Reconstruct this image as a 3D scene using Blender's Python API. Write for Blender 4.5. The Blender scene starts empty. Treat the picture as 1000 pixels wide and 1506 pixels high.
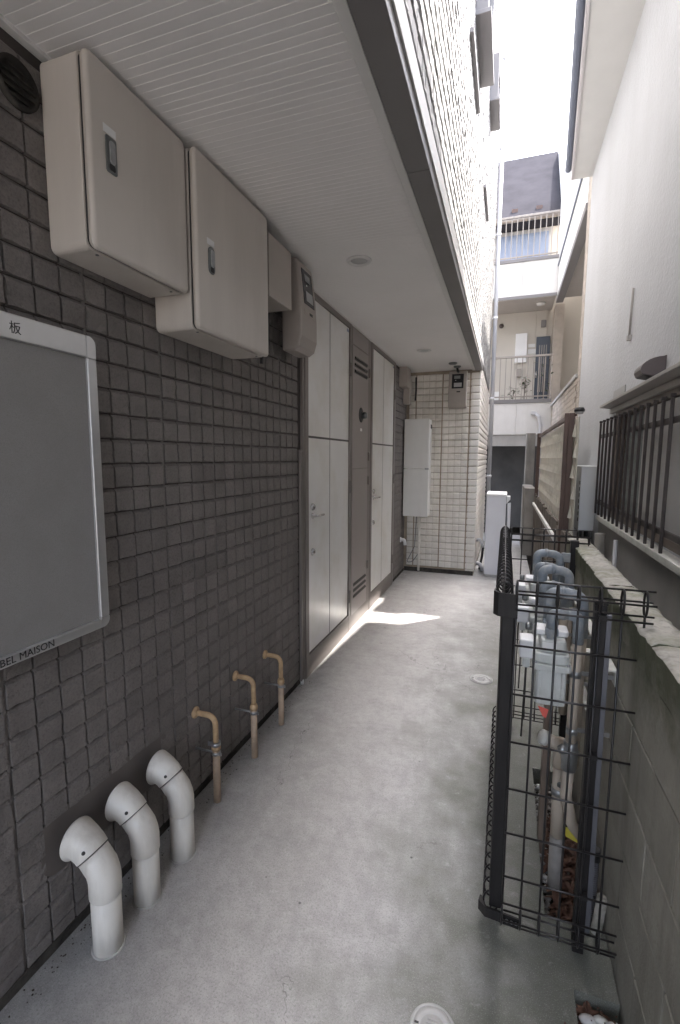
import bpy, math, random
import numpy as np
from mathutils import Vector, Matrix

random.seed(7)
rng = np.random.default_rng(7)
SC = bpy.context.scene
COL = SC.collection
R_ = math.radians

# ------------------------------------------------------------------ camera
EYE = (0.0, 0.0, 1.55)
YAW, PITCH, ROLL, FPX, HPX = 0.334801832, -0.114524014, 0.00419320924, 696.356, 1506.0
cy, sy = math.cos(YAW), math.sin(YAW)
fwd = Vector((-sy * math.cos(PITCH), cy * math.cos(PITCH), math.sin(PITCH)))
rgt = Vector((cy, sy, 0)); upv = rgt.cross(fwd)
r2 = math.cos(ROLL) * rgt + math.sin(ROLL) * upv
u2 = -math.sin(ROLL) * rgt + math.cos(ROLL) * upv
CM = Matrix((r2, u2, -fwd)).transposed()
cam_d = bpy.data.cameras.new('camera'); cam = bpy.data.objects.new('camera', cam_d); COL.objects.link(cam)
cam_d.sensor_fit = 'VERTICAL'; cam_d.sensor_height = 24.0; cam_d.lens = FPX / HPX * 24.0
cam_d.clip_start = 0.02; cam_d.clip_end = 600
cam.matrix_world = Matrix.Translation(EYE) @ CM.to_4x4()
SC.camera = cam

def project(p):
    c = CM.transposed() @ (Vector(p) - Vector(EYE))
    if c.z > -0.05: return None
    return 500 + FPX * c.x / -c.z, 753 - FPX * c.y / -c.z

# ------------------------------------------------------------------ sky, sun, exposure
SUN_T = (0.366, 0.358)                      # run in x and y per metre of height, towards the sun
sun_dir = Vector((SUN_T[0], SUN_T[1], 1)).normalized()
SC.world = bpy.data.worlds.new('World'); SC.world.use_nodes = True
wn = SC.world.node_tree; bg = wn.nodes['Background']
sky = wn.nodes.new('ShaderNodeTexSky'); sky.sky_type = 'NISHITA'; sky.sun_disc = False
sky.sun_elevation = math.asin(sun_dir.z); sky.sun_rotation = math.atan2(sun_dir.x, sun_dir.y)
sky.air_density = 1.0; sky.dust_density = 5.0; sky.ozone_density = 1.0
hz = wn.nodes.new('ShaderNodeHueSaturation'); hz.inputs['Saturation'].default_value = 0.5   # thin white cloud
wn.links.new(sky.outputs[0], hz.inputs['Color']); wn.links.new(hz.outputs[0], bg.inputs[0]); bg.inputs[1].default_value = 0.15
sun_d = bpy.data.lights.new('sun', 'SUN'); sun = bpy.data.objects.new('sun', sun_d); COL.objects.link(sun)
sun_d.energy = 2.2; sun_d.angle = R_(0.8); sun_d.color = (1.0, 0.95, 0.87)
sun.rotation_euler = sun_dir.to_track_quat('Z', 'Y').to_euler()
vs = SC.view_settings
vs.view_transform = 'Standard'; vs.look = 'None'; vs.gamma = 1.0; vs.use_curve_mapping = False
vs.exposure = 3.75
vs.use_white_balance = True; vs.white_balance_temperature = 6420; vs.white_balance_tint = 12
SC.cycles.max_bounces = 10; SC.cycles.diffuse_bounces = 8; SC.cycles.use_denoising = True

# ------------------------------------------------------------------ materials
def mat(name, col, rough=0.6, metal=0.0, var=0.0, vscale=6.0, bump=0.0, bscale=200.0, spec=0.5, dirt=None, dscale=3.0, damt=0.5, streak=False, grain=0.0):
    m = bpy.data.materials.new(name); m.use_nodes = True
    nt = m.node_tree; N = nt.nodes; L = nt.links; b = N['Principled BSDF']
    b.inputs['Roughness'].default_value = rough; b.inputs['Metallic'].default_value = metal
    b.inputs['Specular IOR Level'].default_value = spec
    tc = N.new('ShaderNodeTexCoord'); geo = N.new('ShaderNodeNewGeometry')
    pos = geo.outputs['Position']
    c = N.new('ShaderNodeRGB'); c.outputs[0].default_value = (*col, 1); cur = c.outputs[0]
    def mix(fac, a, bcol):
        x = N.new('ShaderNodeMix'); x.data_type = 'RGBA'; L.new(fac, x.inputs[0]); L.new(a, x.inputs[6])
        if isinstance(bcol, tuple): x.inputs[7].default_value = (*bcol, 1)
        else: L.new(bcol, x.inputs[7])
        return x.outputs[2]
    def noise(scale, detail=4, rough=0.55, vec=pos):
        n = N.new('ShaderNodeTexNoise'); n.inputs['Scale'].default_value = scale; n.inputs['Detail'].default_value = detail
        n.inputs['Roughness'].default_value = rough; L.new(vec, n.inputs['Vector']); return n.outputs['Fac']
    def ramp(f, a, bb, o0=0.0, o1=1.0):
        r = N.new('ShaderNodeMapRange'); r.inputs[1].default_value = a; r.inputs[2].default_value = bb
        r.inputs[3].default_value = o0; r.inputs[4].default_value = o1; L.new(f, r.inputs[0]); return r.outputs[0]
    if var > 0:
        d = tuple(x * (1 - var) for x in col)
        cur = mix(ramp(noise(vscale), 0.35, 0.7), cur, d)
    if grain > 0:
        d = tuple(x * (1 - grain) for x in col)
        cur = mix(ramp(noise(bscale * 0.6, 2), 0.45, 0.75), cur, d)
    if dirt:
        vec = pos
        if streak:
            mp = N.new('ShaderNodeMapping'); mp.inputs['Scale'].default_value = (1, 1, 0.12); L.new(pos, mp.inputs['Vector']); vec = mp.outputs[0]
        cur = mix(ramp(noise(dscale, 6, 0.65, vec), 0.45, 0.72, 0, damt), cur, dirt)
    L.new(cur, b.inputs['Base Color'])
    if bump > 0:
        bp = N.new('ShaderNodeBump'); bp.inputs['Strength'].default_value = 0.6; bp.inputs['Distance'].default_value = bump
        L.new(noise(bscale, 4), bp.inputs['Height']); L.new(bp.outputs[0], b.inputs['Normal'])
    return m

def per_object_tint(m, amt=0.18):
    """each tile a slightly different fired colour"""
    nt = m.node_tree; N = nt.nodes; L = nt.links; b = N['Principled BSDF']
    src = b.inputs['Base Color'].links[0].from_socket
    oi = N.new('ShaderNodeObjectInfo'); mr = N.new('ShaderNodeMapRange')
    mr.inputs[3].default_value = 1 - amt; mr.inputs[4].default_value = 1 + amt; L.new(oi.outputs['Random'], mr.inputs[0])
    h = N.new('ShaderNodeHueSaturation'); L.new(src, h.inputs['Color']); L.new(mr.outputs[0], h.inputs['Value']); L.new(h.outputs[0], b.inputs['Base Color'])

M = {}
M['dark_tile'] = mat('dark_tile', (.198, .178, .167), .72, var=.2, vscale=9, bump=.006, bscale=230, grain=.38, dirt=(.27, .25, .235), dscale=7, damt=.25, streak=True)
per_object_tint(M['dark_tile'], .10)
M['dark_joint'] = mat('dark_joint', (.065, .055, .050), .85, var=.2, bump=.001)
M['plinth'] = mat('plinth', (.045, .041, .038), .95, spec=.1, var=.3, dirt=(.16, .15, .13), dscale=9, damt=.5)
M['cream_tile'] = mat('cream_tile', (.80, .765, .71), .65, var=.1, vscale=5, bump=.002, bscale=200, grain=.1, dirt=(.36, .31, .25), dscale=5, damt=.35, streak=True)
per_object_tint(M['cream_tile'], .05)
M['cream_joint'] = mat('cream_joint', (.40, .335, .26), .8, var=.3, vscale=8)
M['white_tile'] = mat('white_tile', (.30, .297, .292), .6, var=.07, vscale=4, bump=.002, bscale=150)
M['white_joint'] = mat('white_joint', (.20, .197, .19), .8)
M['soffit'] = mat('soffit', (.76, .74, .725), .55, var=.05, vscale=2.5)
M['soffit_trim'] = mat('soffit_trim', (.66, .65, .63), .5, var=.05)
M['fascia'] = mat('fascia', (.155, .146, .144), .45, var=.1, vscale=3)
M['frame_brown'] = mat('frame_brown', (.21, .185, .172), .42, metal=.3, var=.12, vscale=4)
M['door_panel'] = mat('door_panel', (.78, .775, .76), .32, metal=.15, var=.05, vscale=2, dirt=(.50, .45, .34), dscale=1.6, damt=.45)
M['groove'] = mat('groove', (.055, .05, .047), .5)
M['service'] = mat('service', (.29, .258, .243), .40, metal=.2, var=.06, vscale=2)
M['steel'] = mat('steel', (.62, .61, .6), .25, metal=1.0)
M['box_beige'] = mat('box_beige', (.58, .535, .485), .38, var=.05, vscale=3, dirt=(.25, .22, .2), dscale=4, damt=.22, streak=True)
M['meter_beige'] = mat('meter_beige', (.38, .34, .305), .42, var=.05)
M['jbox'] = mat('jbox', (.40, .36, .32), .5, var=.06)
M['lcd'] = mat('lcd', (.03, .03, .033), .12, spec=.6)
M['lcd_grey'] = mat('lcd_grey', (.22, .23, .22), .3)
M['label_white'] = mat('label_white', (.75, .75, .74), .5)
M['lock_grey'] = mat('lock_grey', (.19, .20, .20), .3, metal=.7)
M['black'] = mat('black', (.018, .018, .019), .5)
M['rubber'] = mat('rubber', (.03, .03, .03), .8)
M['alu'] = mat('alu', (.66, .66, .66), .32, metal=.75, var=.05, vscale=30)
M['felt'] = mat('felt', (.29, .278, .272), .95, var=.1, vscale=8, bump=.0006, bscale=900, grain=.25)
M['ink'] = mat('ink', (.02, .02, .022), .6)
M['vent'] = mat('vent', (.74, .71, .655), .42, var=.07, vscale=12, dirt=(.36, .31, .25), dscale=12, damt=.5, streak=True)
M['vent_dark'] = mat('vent_dark', (.05, .047, .045), .7)
M['sealant'] = mat('sealant', (.135, .118, .107), .62, var=.2)
M['tan_pipe'] = mat('tan_pipe', (.52, .355, .20), .5, var=.15, vscale=30, dirt=(.26, .16, .09), dscale=30, damt=.45)
M['pink_pipe'] = mat('pink_pipe', (.50, .375, .27), .55, var=.15, vscale=30, dirt=(.25, .2, .16), dscale=20, damt=.5)
M['zinc'] = mat('zinc', (.42, .43, .44), .38, metal=.8, var=.2, vscale=40)
M['cage'] = mat('cage', (.032, .029, .029), .30, metal=.2, var=.25, vscale=25)
M['cage_post'] = mat('cage_post', (.018, .016, .016), .55, metal=.0, spec=.3, var=.2, vscale=6, dirt=(.12, .11, .1), dscale=14, damt=.2, streak=True)
M['post_grey'] = mat('post_grey', (.17, .17, .19), .4, metal=.4)
M['gas_meter'] = mat('gas_meter', (.64, .655, .63), .42, var=.06, vscale=10, dirt=(.3, .3, .27), dscale=14, damt=.45)
M['blue_pipe'] = mat('blue_pipe', (.25, .285, .32), .5, var=.18, vscale=30, dirt=(.5, .47, .42), dscale=25, damt=.5)
M['beige_pipe'] = mat('beige_pipe', (.52, .45, .37), .5, var=.1, vscale=14, dirt=(.3, .25, .2), dscale=12, damt=.45, streak=True)
M['tape'] = mat('tape', (.30, .28, .26), .6, var=.2, vscale=40)
M['brown_duct'] = mat('brown_duct', (.20, .15, .115), .6, var=.2, vscale=10)
M['rail_white'] = mat('rail_white', (.64, .64, .60), .5, var=.1, dirt=(.36, .35, .3), dscale=10, damt=.5)
M['red'] = mat('red', (.60, .06, .03), .5)
M['yellow'] = mat('yellow', (.72, .62, .06), .5)
M['stucco'] = mat('stucco', (.56, .57, .59), .85, var=.05, vscale=2.2, bump=.010, bscale=45, dirt=(.45, .455, .46), dscale=1.8, damt=.4, streak=True)
M['eave'] = mat('eave', (.62, .615, .60), .6, var=.04)
M['eave_fascia'] = mat('eave_fascia', (.56, .53, .54), .5)
M['gutter'] = mat('gutter', (.13, .15, .20), .45)
M['mortar'] = mat('mortar', (.46, .45, .435), .9, var=.2, vscale=3, bump=.002, bscale=120, dirt=(.32, .31, .29), dscale=3, damt=.6, streak=True)
M['bar'] = mat('bar', (.052, .042, .040), .42, metal=.3, var=.2, vscale=20)
M['win_brown'] = mat('win_brown', (.13, .10, .08), .45)
M['win_grey'] = mat('win_grey', (.40, .398, .395), .5, var=.04)
M['frosted'] = mat('frosted', (.32, .36, .36), .22, spec=.6, var=.25, vscale=25)
M['canopy'] = mat('canopy', (.36, .34, .32), .45, metal=.2, dirt=(.22, .2, .18), dscale=6, damt=.4)
M['hood'] = mat('hood', (.105, .085, .083), .38, metal=.3, var=.12)
M['white_box'] = mat('white_box', (.80, .80, .80), .45, var=.04)
M['heater'] = mat('heater', (.76, .755, .735), .38, var=.04, dirt=(.5, .47, .42), dscale=3, damt=.3, streak=True)
M['cabinet'] = mat('cabinet', (.76, .76, .79), .4, var=.04)
M['brown_post'] = mat('brown_post', (.105, .065, .052), .45, metal=.2, var=.2)
M['screen'] = mat('screen', (.60, .575, .50), .6, var=.12, vscale=4, dirt=(.36, .33, .27), dscale=6, damt=.6)
M['plank'] = mat('plank', (.15, .125, .10), .8, var=.35, vscale=7, dirt=(.07, .06, .05), dscale=5, damt=.6, streak=True)
M['old_concrete'] = mat('old_concrete', (.30, .28, .25), .9, var=.3, vscale=4, bump=.003, bscale=60, dirt=(.12, .115, .10), dscale=4, damt=.7, streak=True)
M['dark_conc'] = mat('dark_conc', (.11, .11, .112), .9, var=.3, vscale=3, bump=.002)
M['apt_white'] = mat('apt_white', (.72, .71, .69), .7, var=.06, dirt=(.5, .48, .44), dscale=2.5, damt=.5, streak=True)
M['apt_cream'] = mat('apt_cream', (.56, .525, .47), .7, var=.06, vscale=2)
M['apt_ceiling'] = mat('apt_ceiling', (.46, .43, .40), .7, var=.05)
M['brick_beige'] = mat('brick_beige', (.48, .425, .37), .75, var=.15, vscale=9)
per_object_tint(M['brick_beige'], .14)
M['trim_grey'] = mat('trim_grey', (.19, .18, .18), .5)
M['rail_brown'] = mat('rail_brown', (.28, .25, .22), .4, metal=.4)
M['slate'] = mat('slate', (.045, .044, .050), 1.0, spec=.0, var=.2, vscale=3)
M['navy'] = mat('navy', (.035, .045, .065), .4)
M['curtain_blue'] = mat('curtain_blue', (.24, .29, .40), .35, var=.15, vscale=3)
M['downpipe'] = mat('downpipe', (.56, .56, .58), .4, var=.06)
M['leaf_green'] = mat('leaf_green', (.07, .11, .045), .6, var=.4, vscale=20)
M['soil'] = mat('soil', (.055, .042, .034), .95, var=.4, vscale=30, bump=.006, bscale=60)
M['dead_leaf'] = mat('dead_leaf', (.15, .075, .05), .75, var=.55, vscale=40)
M['pebble'] = mat('pebble', (.42, .40, .37), .6, var=.5, vscale=30)
per_object_tint(M['pebble'], .2)
M['white_stone'] = mat('white_stone', (.62, .61, .60), .6, var=.2, vscale=30)
M['cover'] = mat('cover', (.46, .46, .45), .5, var=.12, vscale=40, dirt=(.4, .39, .37), dscale=30, damt=.5)

M['block_joint'] = mat('block_joint', (.085, .08, .068), .95, var=.4, vscale=20)
def block_material():
    m = mat('block', (.39, .375, .325), .9, var=.3, vscale=5, bump=.003, bscale=110, dirt=(.115, .115, .085), dscale=4.5, damt=.75, streak=True, grain=.2)
    per_object_tint(m, .1)
    # moss that grows just under the coping
    nt = m.node_tree; N = nt.nodes; L = nt.links; b = N['Principled BSDF']; src = b.inputs['Base Color'].links[0].from_socket
    g = N.new('ShaderNodeNewGeometry'); sp = N.new('ShaderNodeSeparateXYZ'); L.new(g.outputs['Position'], sp.inputs[0])
    n = N.new('ShaderNodeTexNoise'); n.inputs['Scale'].default_value = 7; n.inputs['Detail'].default_value = 7; n.inputs['Roughness'].default_value = .7; L.new(g.outputs['Position'], n.inputs['Vector'])
    ad = N.new('ShaderNodeMath'); ad.operation = 'MULTIPLY_ADD'; L.new(n.outputs['Fac'], ad.inputs[0]); ad.inputs[1].default_value = .45; L.new(sp.outputs[2], ad.inputs[2])
    mr = N.new('ShaderNodeMapRange'); mr.inputs[1].default_value = 1.08; mr.inputs[2].default_value = 1.28; mr.inputs[4].default_value = .85; L.new(ad.outputs[0], mr.inputs[0])
    mx = N.new('ShaderNodeMix'); mx.data_type = 'RGBA'; L.new(mr.outputs[0], mx.inputs[0]); L.new(src, mx.inputs[6]); mx.inputs[7].default_value = (.075, .085, .042, 1); L.new(mx.outputs[2], b.inputs['Base Color'])
    return m
M['block'] = block_material()
def coping_material():
    m = mat('coping', (.50, .48, .435), .95, var=.3, vscale=16, bump=.006, bscale=90, grain=.4, dirt=(.20, .22, .10), dscale=8, damt=.45)
    return m
M['coping'] = coping_material()

def floor_material():
    m = bpy.data.materials.new('concrete_floor'); m.use_nodes = True
    nt = m.node_tree; N = nt.nodes; L = nt.links; b = N['Principled BSDF']
    geo = N.new('ShaderNodeNewGeometry'); pos = geo.outputs['Position']
    sep = N.new('ShaderNodeSeparateXYZ'); L.new(pos, sep.inputs[0])
    def noise(scale, detail=5, rough=.6, vec=pos, dist=0):
        n = N.new('ShaderNodeTexNoise'); n.inputs['Scale'].default_value = scale; n.inputs['Detail'].default_value = detail
        n.inputs['Roughness'].default_value = rough; n.inputs['Distortion'].default_value = dist; L.new(vec, n.inputs['Vector']); return n
    def rng_(f, a, c, o0=0., o1=1.):
        r = N.new('ShaderNodeMapRange'); r.inputs[1].default_value = a; r.inputs[2].default_value = c
        r.inputs[3].default_value = o0; r.inputs[4].default_value = o1; L.new(f, r.inputs[0]); return r.outputs[0]
    def mix(fac, a, c):
        x = N.new('ShaderNodeMix'); x.data_type = 'RGBA'
        L.new(fac, x.inputs[0])
        for s, v in ((6, a), (7, c)):
            if isinstance(v, tuple): x.inputs[s].default_value = (*v, 1)
            else: L.new(v, x.inputs[s])
        return x.outputs[2]
    def math_(op, a, c):
        x = N.new('ShaderNodeMath'); x.operation = op
        for i, v in enumerate((a, c)):
            if isinstance(v, (int, float)): x.inputs[i].default_value = v
            else: L.new(v, x.inputs[i])
        return x.outputs[0]
    cur = mix(rng_(noise(1.6, 6, .65).outputs[0], .35, .65), (.42, .412, .405), (.33, .322, .314))
    cur = mix(rng_(noise(9, 7, .75).outputs[0], .45, .75, 0, .5), cur, (.215, .212, .208))
    cur = mix(rng_(noise(5, 6, .7, dist=.6).outputs[0], .58, .70, 0, .55), cur, (.44, .435, .43))   # worn pale skin
    # greenish algae towards the damp side by the block wall (grows there, broken by noise)
    g = math_('ADD', rng_(sep.outputs[0], -.62, .25), math_('MULTIPLY', math_('SUBTRACT', noise(3.2, 6, .65).outputs[0], .5), 1.7))
    gy = math_('MULTIPLY', rng_(g, .15, .85, 0, .88), rng_(sep.outputs[1], 2.8, 6.2, 1.0, .2))
    cur = mix(gy, cur, (.130, .138, .104))
    # grime along the foot of the tiled wall
    gw = math_('ADD', rng_(sep.outputs[0], -1.0, -1.3), math_('MULTIPLY', math_('SUBTRACT', noise(6, 5, .6).outputs[0], .5), 1.3))
    cur = mix(rng_(gw, .45, 1.2, 0, .75), cur, (.11, .105, .10))
    cur = mix(rng_(noise(26, 6, .75).outputs[0], .42, .68, 0, .42), cur, (.205, .20, .193))
    cur = mix(rng_(noise(17, 5, .7, dist=.4).outputs[0], .60, .74, 0, .5), cur, (.50, .49, .485))
    # fine pores
    cur = mix(rng_(noise(160, 3, .7).outputs[0], .50, .70, 0, .6), cur, (.15, .147, .14))
    cur = mix(rng_(noise(330, 2, .7).outputs[0], .56, .72, 0, .55), cur, (.58, .57, .56))
    # cracks
    wob = noise(2.2, 5, .7); vm = N.new('ShaderNodeVectorMath'); vm.operation = 'MULTIPLY_ADD'
    L.new(wob.outputs['Color'], vm.inputs[0]); vm.inputs[1].default_value = (.55, .55, .0); L.new(pos, vm.inputs[2])
    vo = N.new('ShaderNodeTexVoronoi'); vo.feature = 'DISTANCE_TO_EDGE'; vo.inputs['Scale'].default_value = .85
    L.new(vm.outputs[0], vo.inputs['Vector'])
    ck = math_('MULTIPLY', rng_(vo.outputs['Distance'], 0.0, .0020, 1, 0), rng_(noise(1.1, 2).outputs[0], .46, .56))
    cur = mix(math_('MULTIPLY', ck, .7), cur, (.075, .072, .068))
    eff = math_('MULTIPLY', rng_(vo.outputs['Distance'], .0, .012, 1, 0), rng_(noise(.9, 2, .5).outputs[0], .56, .66))
    cur = mix(math_('MULTIPLY', eff, .5), cur, (.42, .41, .39))
    # dark specks
    v2 = N.new('ShaderNodeTexVoronoi'); v2.inputs['Scale'].default_value = 5.5; L.new(pos, v2.inputs['Vector'])
    cur = mix(rng_(v2.outputs['Distance'], .018, .035, .75, 0), cur, (.05, .05, .05))
    L.new(cur, b.inputs['Base Color'])
    L.new(rng_(noise(7, 4).outputs[0], .3, .7, .48, .8), b.inputs['Roughness'])
    bp = N.new('ShaderNodeBump'); bp.inputs['Strength'].default_value = .5; bp.inputs['Distance'].default_value = .003
    L.new(math_('SUBTRACT', noise(140, 4, .7).outputs[0], math_('MULTIPLY', ck, .8)), bp.inputs['Height']); L.new(bp.outputs[0], b.inputs['Normal'])
    return m
M['floor'] = floor_material()

# ------------------------------------------------------------------ mesh helpers
class MB:
    def __init__(s): s.v = []; s.f = []; s.s = []
    def add(s, vs, fs, smooth=False):
        n = len(s.v); s.v += [tuple(x) for x in vs]; s.f += [tuple(i + n for i in f) for f in fs]; s.s += [smooth] * len(fs) if isinstance(smooth, bool) else list(smooth)
        return s
    def box(s, x0, x1, y0, y1, z0, z1):
        vs = [(x0, y0, z0), (x1, y0, z0), (x1, y1, z0), (x0, y1, z0), (x0, y0, z1), (x1, y0, z1), (x1, y1, z1), (x0, y1, z1)]
        return s.add(vs, [(0, 3, 2, 1), (4, 5, 6, 7), (0, 1, 5, 4), (1, 2, 6, 5), (2, 3, 7, 6), (3, 0, 4, 7)])
    def prism(s, poly, axis, a0, a1, smooth=False):
        """poly: 2-D points, counter-clockwise in the two axes that follow `axis` (x: y,z; y: z,x; z: x,y)"""
        def P(p, a): return {0: (a, p[0], p[1]), 1: (p[1], a, p[0]), 2: (p[0], p[1], a)}[axis]
        n = len(poly); vs = [P(p, a0) for p in poly] + [P(p, a1) for p in poly]
        fs = [(i, (i + 1) % n, n + (i + 1) % n, n + i) for i in range(n)]
        return s.add(vs, fs + [tuple(range(n - 1, -1, -1)), tuple(range(n, 2 * n))], [smooth] * n + [False, False])
    def tube(s, path, r, n=10, caps=True, smooth=True, closed=False):
        P = [Vector(p) for p in path]; m = len(P); rr = r if isinstance(r, (list, tuple)) else [r] * m
        T = []
        for i in range(m):
            a = P[i - 1] if (i > 0 or closed) else P[i]; b = P[(i + 1) % m] if (i < m - 1 or closed) else P[i]
            T.append((b - a).normalized())
        ref = Vector((0, 0, 1)) if abs(T[0].z) < .9 else Vector((1, 0, 0))
        u = T[0].cross(ref).normalized(); vs = []
        for i in range(m):
            u = (u - T[i] * u.dot(T[i])).normalized(); w = T[i].cross(u)
            for k in range(n):
                a = 2 * math.pi * k / n
                vs.append(P[i] + (u * math.cos(a) + w * math.sin(a)) * rr[i])
        fs = []; rings = m if closed else m - 1
        for i in range(rings):
            j = (i + 1) % m
            for k in range(n):
                fs.append((i * n + k, i * n + (k + 1) % n, j * n + (k + 1) % n, j * n + k))
        sm = [smooth] * len(fs)
        if caps and not closed:
            fs += [tuple(range(n - 1, -1, -1)), tuple((m - 1) * n + k for k in range(n))]; sm += [False, False]
        return s.add(vs, fs, sm)
    def lathe(s, prof, origin, axis, n=24, smooth=True):
        A = Vector(axis).normalized(); ref = Vector((0, 0, 1)) if abs(A.z) < .9 else Vector((1, 0, 0))
        u = A.cross(ref).normalized(); w = A.cross(u); O = Vector(origin); vs = []
        for r, h in prof:
            for k in range(n):
                a = 2 * math.pi * k / n; vs.append(O + A * h + (u * math.cos(a) + w * math.sin(a)) * r)
        m = len(prof); fs = []
        for i in range(m - 1):
            for k in range(n): fs.append((i * n + k, i * n + (k + 1) % n, (i + 1) * n + (k + 1) % n, (i + 1) * n + k))
        sm = [smooth] * len(fs)
        if prof[0][0] > 1e-5: fs.append(tuple(range(n - 1, -1, -1))); sm.append(False)
        if prof[-1][0] > 1e-5: fs.append(tuple((m - 1) * n + k for k in range(n))); sm.append(False)
        return s.add(vs, fs, sm)

def rrect(w, h, r, n=5, x0=0, y0=0):
    pts = []
    for cx, cz, a0 in ((x0 + w - r, y0 + h - r, 0), (x0 + r, y0 + h - r, 90), (x0 + r, y0 + r, 180), (x0 + w - r, y0 + r, 270)):
        for i in range(n + 1):
            a = R_(a0 + 90 * i / n); pts.append((cx + r * math.cos(a), cz + r * math.sin(a)))
    return pts

def bend(pts, r, n=6):
    P = [Vector(p) for p in pts]; out = [P[0]]
    for i in range(1, len(P) - 1):
        a = (P[i - 1] - P[i]).normalized(); b = (P[i + 1] - P[i]).normalized()
        ang = a.angle(b); d = min(r / math.tan(ang / 2), (P[i - 1] - P[i]).length * .49, (P[i + 1] - P[i]).length * .49)
        p0 = P[i] + a * d; p1 = P[i] + b * d
        for k in range(n + 1):
            t = k / n; out.append(p0 * (1 - t) ** 2 + P[i] * 2 * t * (1 - t) + p1 * t * t)
    return out + [P[-1]]

ORG = {}
def root_org(o):
    while o is not None and o.parent is not None: o = o.parent
    return ORG.get(o.name, Vector((0, 0, 0))) if o is not None else Vector((0, 0, 0))

def mesh(name, mb, m):
    me = bpy.data.meshes.new(name); me.from_pydata(mb.v, [], mb.f)
    me.polygons.foreach_set('use_smooth', mb.s); me.materials.append(M[m] if isinstance(m, str) else m); me.update(); return me
def part(name, mb, m, parent, bev=0, seg=2, label=None, kind=None):
    o = root_org(parent); mb.v = [(x - o.x, y - o.y, z - o.z) for x, y, z in mb.v]
    ob = bpy.data.objects.new(name, mesh(name, mb, m)); COL.objects.link(ob); ob.parent = parent
    if bev: bevel(ob, bev, seg)
    if label: ob['label'] = label
    if kind: ob['kind'] = kind
    return ob
def bevel(ob, w, seg=2):
    b = ob.modifiers.new('edge', 'BEVEL'); b.width = w; b.segments = seg; b.limit_method = 'ANGLE'; b.angle_limit = R_(50)
    b.harden_normals = False
def tag(o, label=None, cat=None, group=None, kind=None):
    if label: o['label'] = label
    if cat: o['category'] = cat
    if group: o['group'] = group
    if kind: o['kind'] = kind
    return o
def thing(name, loc, label, cat, group=None):
    o = bpy.data.objects.new(name, None); COL.objects.link(o); o.location = loc; o.empty_display_size = .1
    ORG[o.name] = Vector(loc); return tag(o, label, cat, group)
def single(name, mb, m, loc, label=None, cat=None, group=None, kind=None, bev=0, seg=2):
    mb.v = [(x - loc[0], y - loc[1], z - loc[2]) for x, y, z in mb.v]
    ob = bpy.data.objects.new(name, mesh(name, mb, m)); COL.objects.link(ob); ob.location = loc; ORG[ob.name] = Vector(loc)
    if bev: bevel(ob, bev, seg)
    return tag(ob, label, cat, group, kind)
def copy_tree(o, off=(0, 0, 0), parent=None, label=None):
    c = o.copy(); COL.objects.link(c)
    if parent is None: c.location = Vector(o.location) + Vector(off); ORG[c.name] = Vector(c.location)
    else: c.parent = parent
    if label: c['label'] = label
    for ch in list(o.children): copy_tree(ch, parent=c)
    return c
def text_mb(body, size, depth=.0006):
    c = bpy.data.curves.new('lettering', 'FONT'); c.body = body; c.size = size; c.extrude = depth; c.resolution_u = 3
    o = bpy.data.objects.new('lettering', c); COL.objects.link(o); bpy.context.view_layer.update()
    me = bpy.data.meshes.new_from_object(o.evaluated_get(bpy.context.evaluated_depsgraph_get()))
    mb = MB(); mb.v = [tuple(v.co) for v in me.vertices]; mb.f = [tuple(p.vertices) for p in me.polygons]; mb.s = [False] * len(mb.f)
    bpy.data.objects.remove(o); bpy.data.curves.remove(c); bpy.data.meshes.remove(me); return mb

# ------------------------------------------------------------------ ground
MAIN = MB().box(-60, 60, -60, 90, -.6, -.14)
single('ground', MAIN, 'soil', (0, 0, -.14), kind='structure')
fl = MB()
XL, XR = -1.30, .372
P1 = (.190, XR, 1.60, 2.42); P2 = (.252, XR, .75, 1.382)
fl.box(XL, P1[0], -4, 10.3, -.10, 0)
fl.box(P1[0], P2[0], -4, P1[2], -.10, 0)
fl.box(P2[0], XR, -4, P2[2], -.10, 0); fl.box(P2[0], XR, P2[3], P1[2], -.10, 0)
fl.box(P1[0], XR, P1[3], 10.3, -.10, 0)
single('concrete_floor', fl, 'floor', (0, 0, 0), kind='structure')
single('pavement', MB().box(-6, 6, -14, -4.003, -.14, -.02), 'old_concrete', (0, -4, 0), kind='structure')

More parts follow.
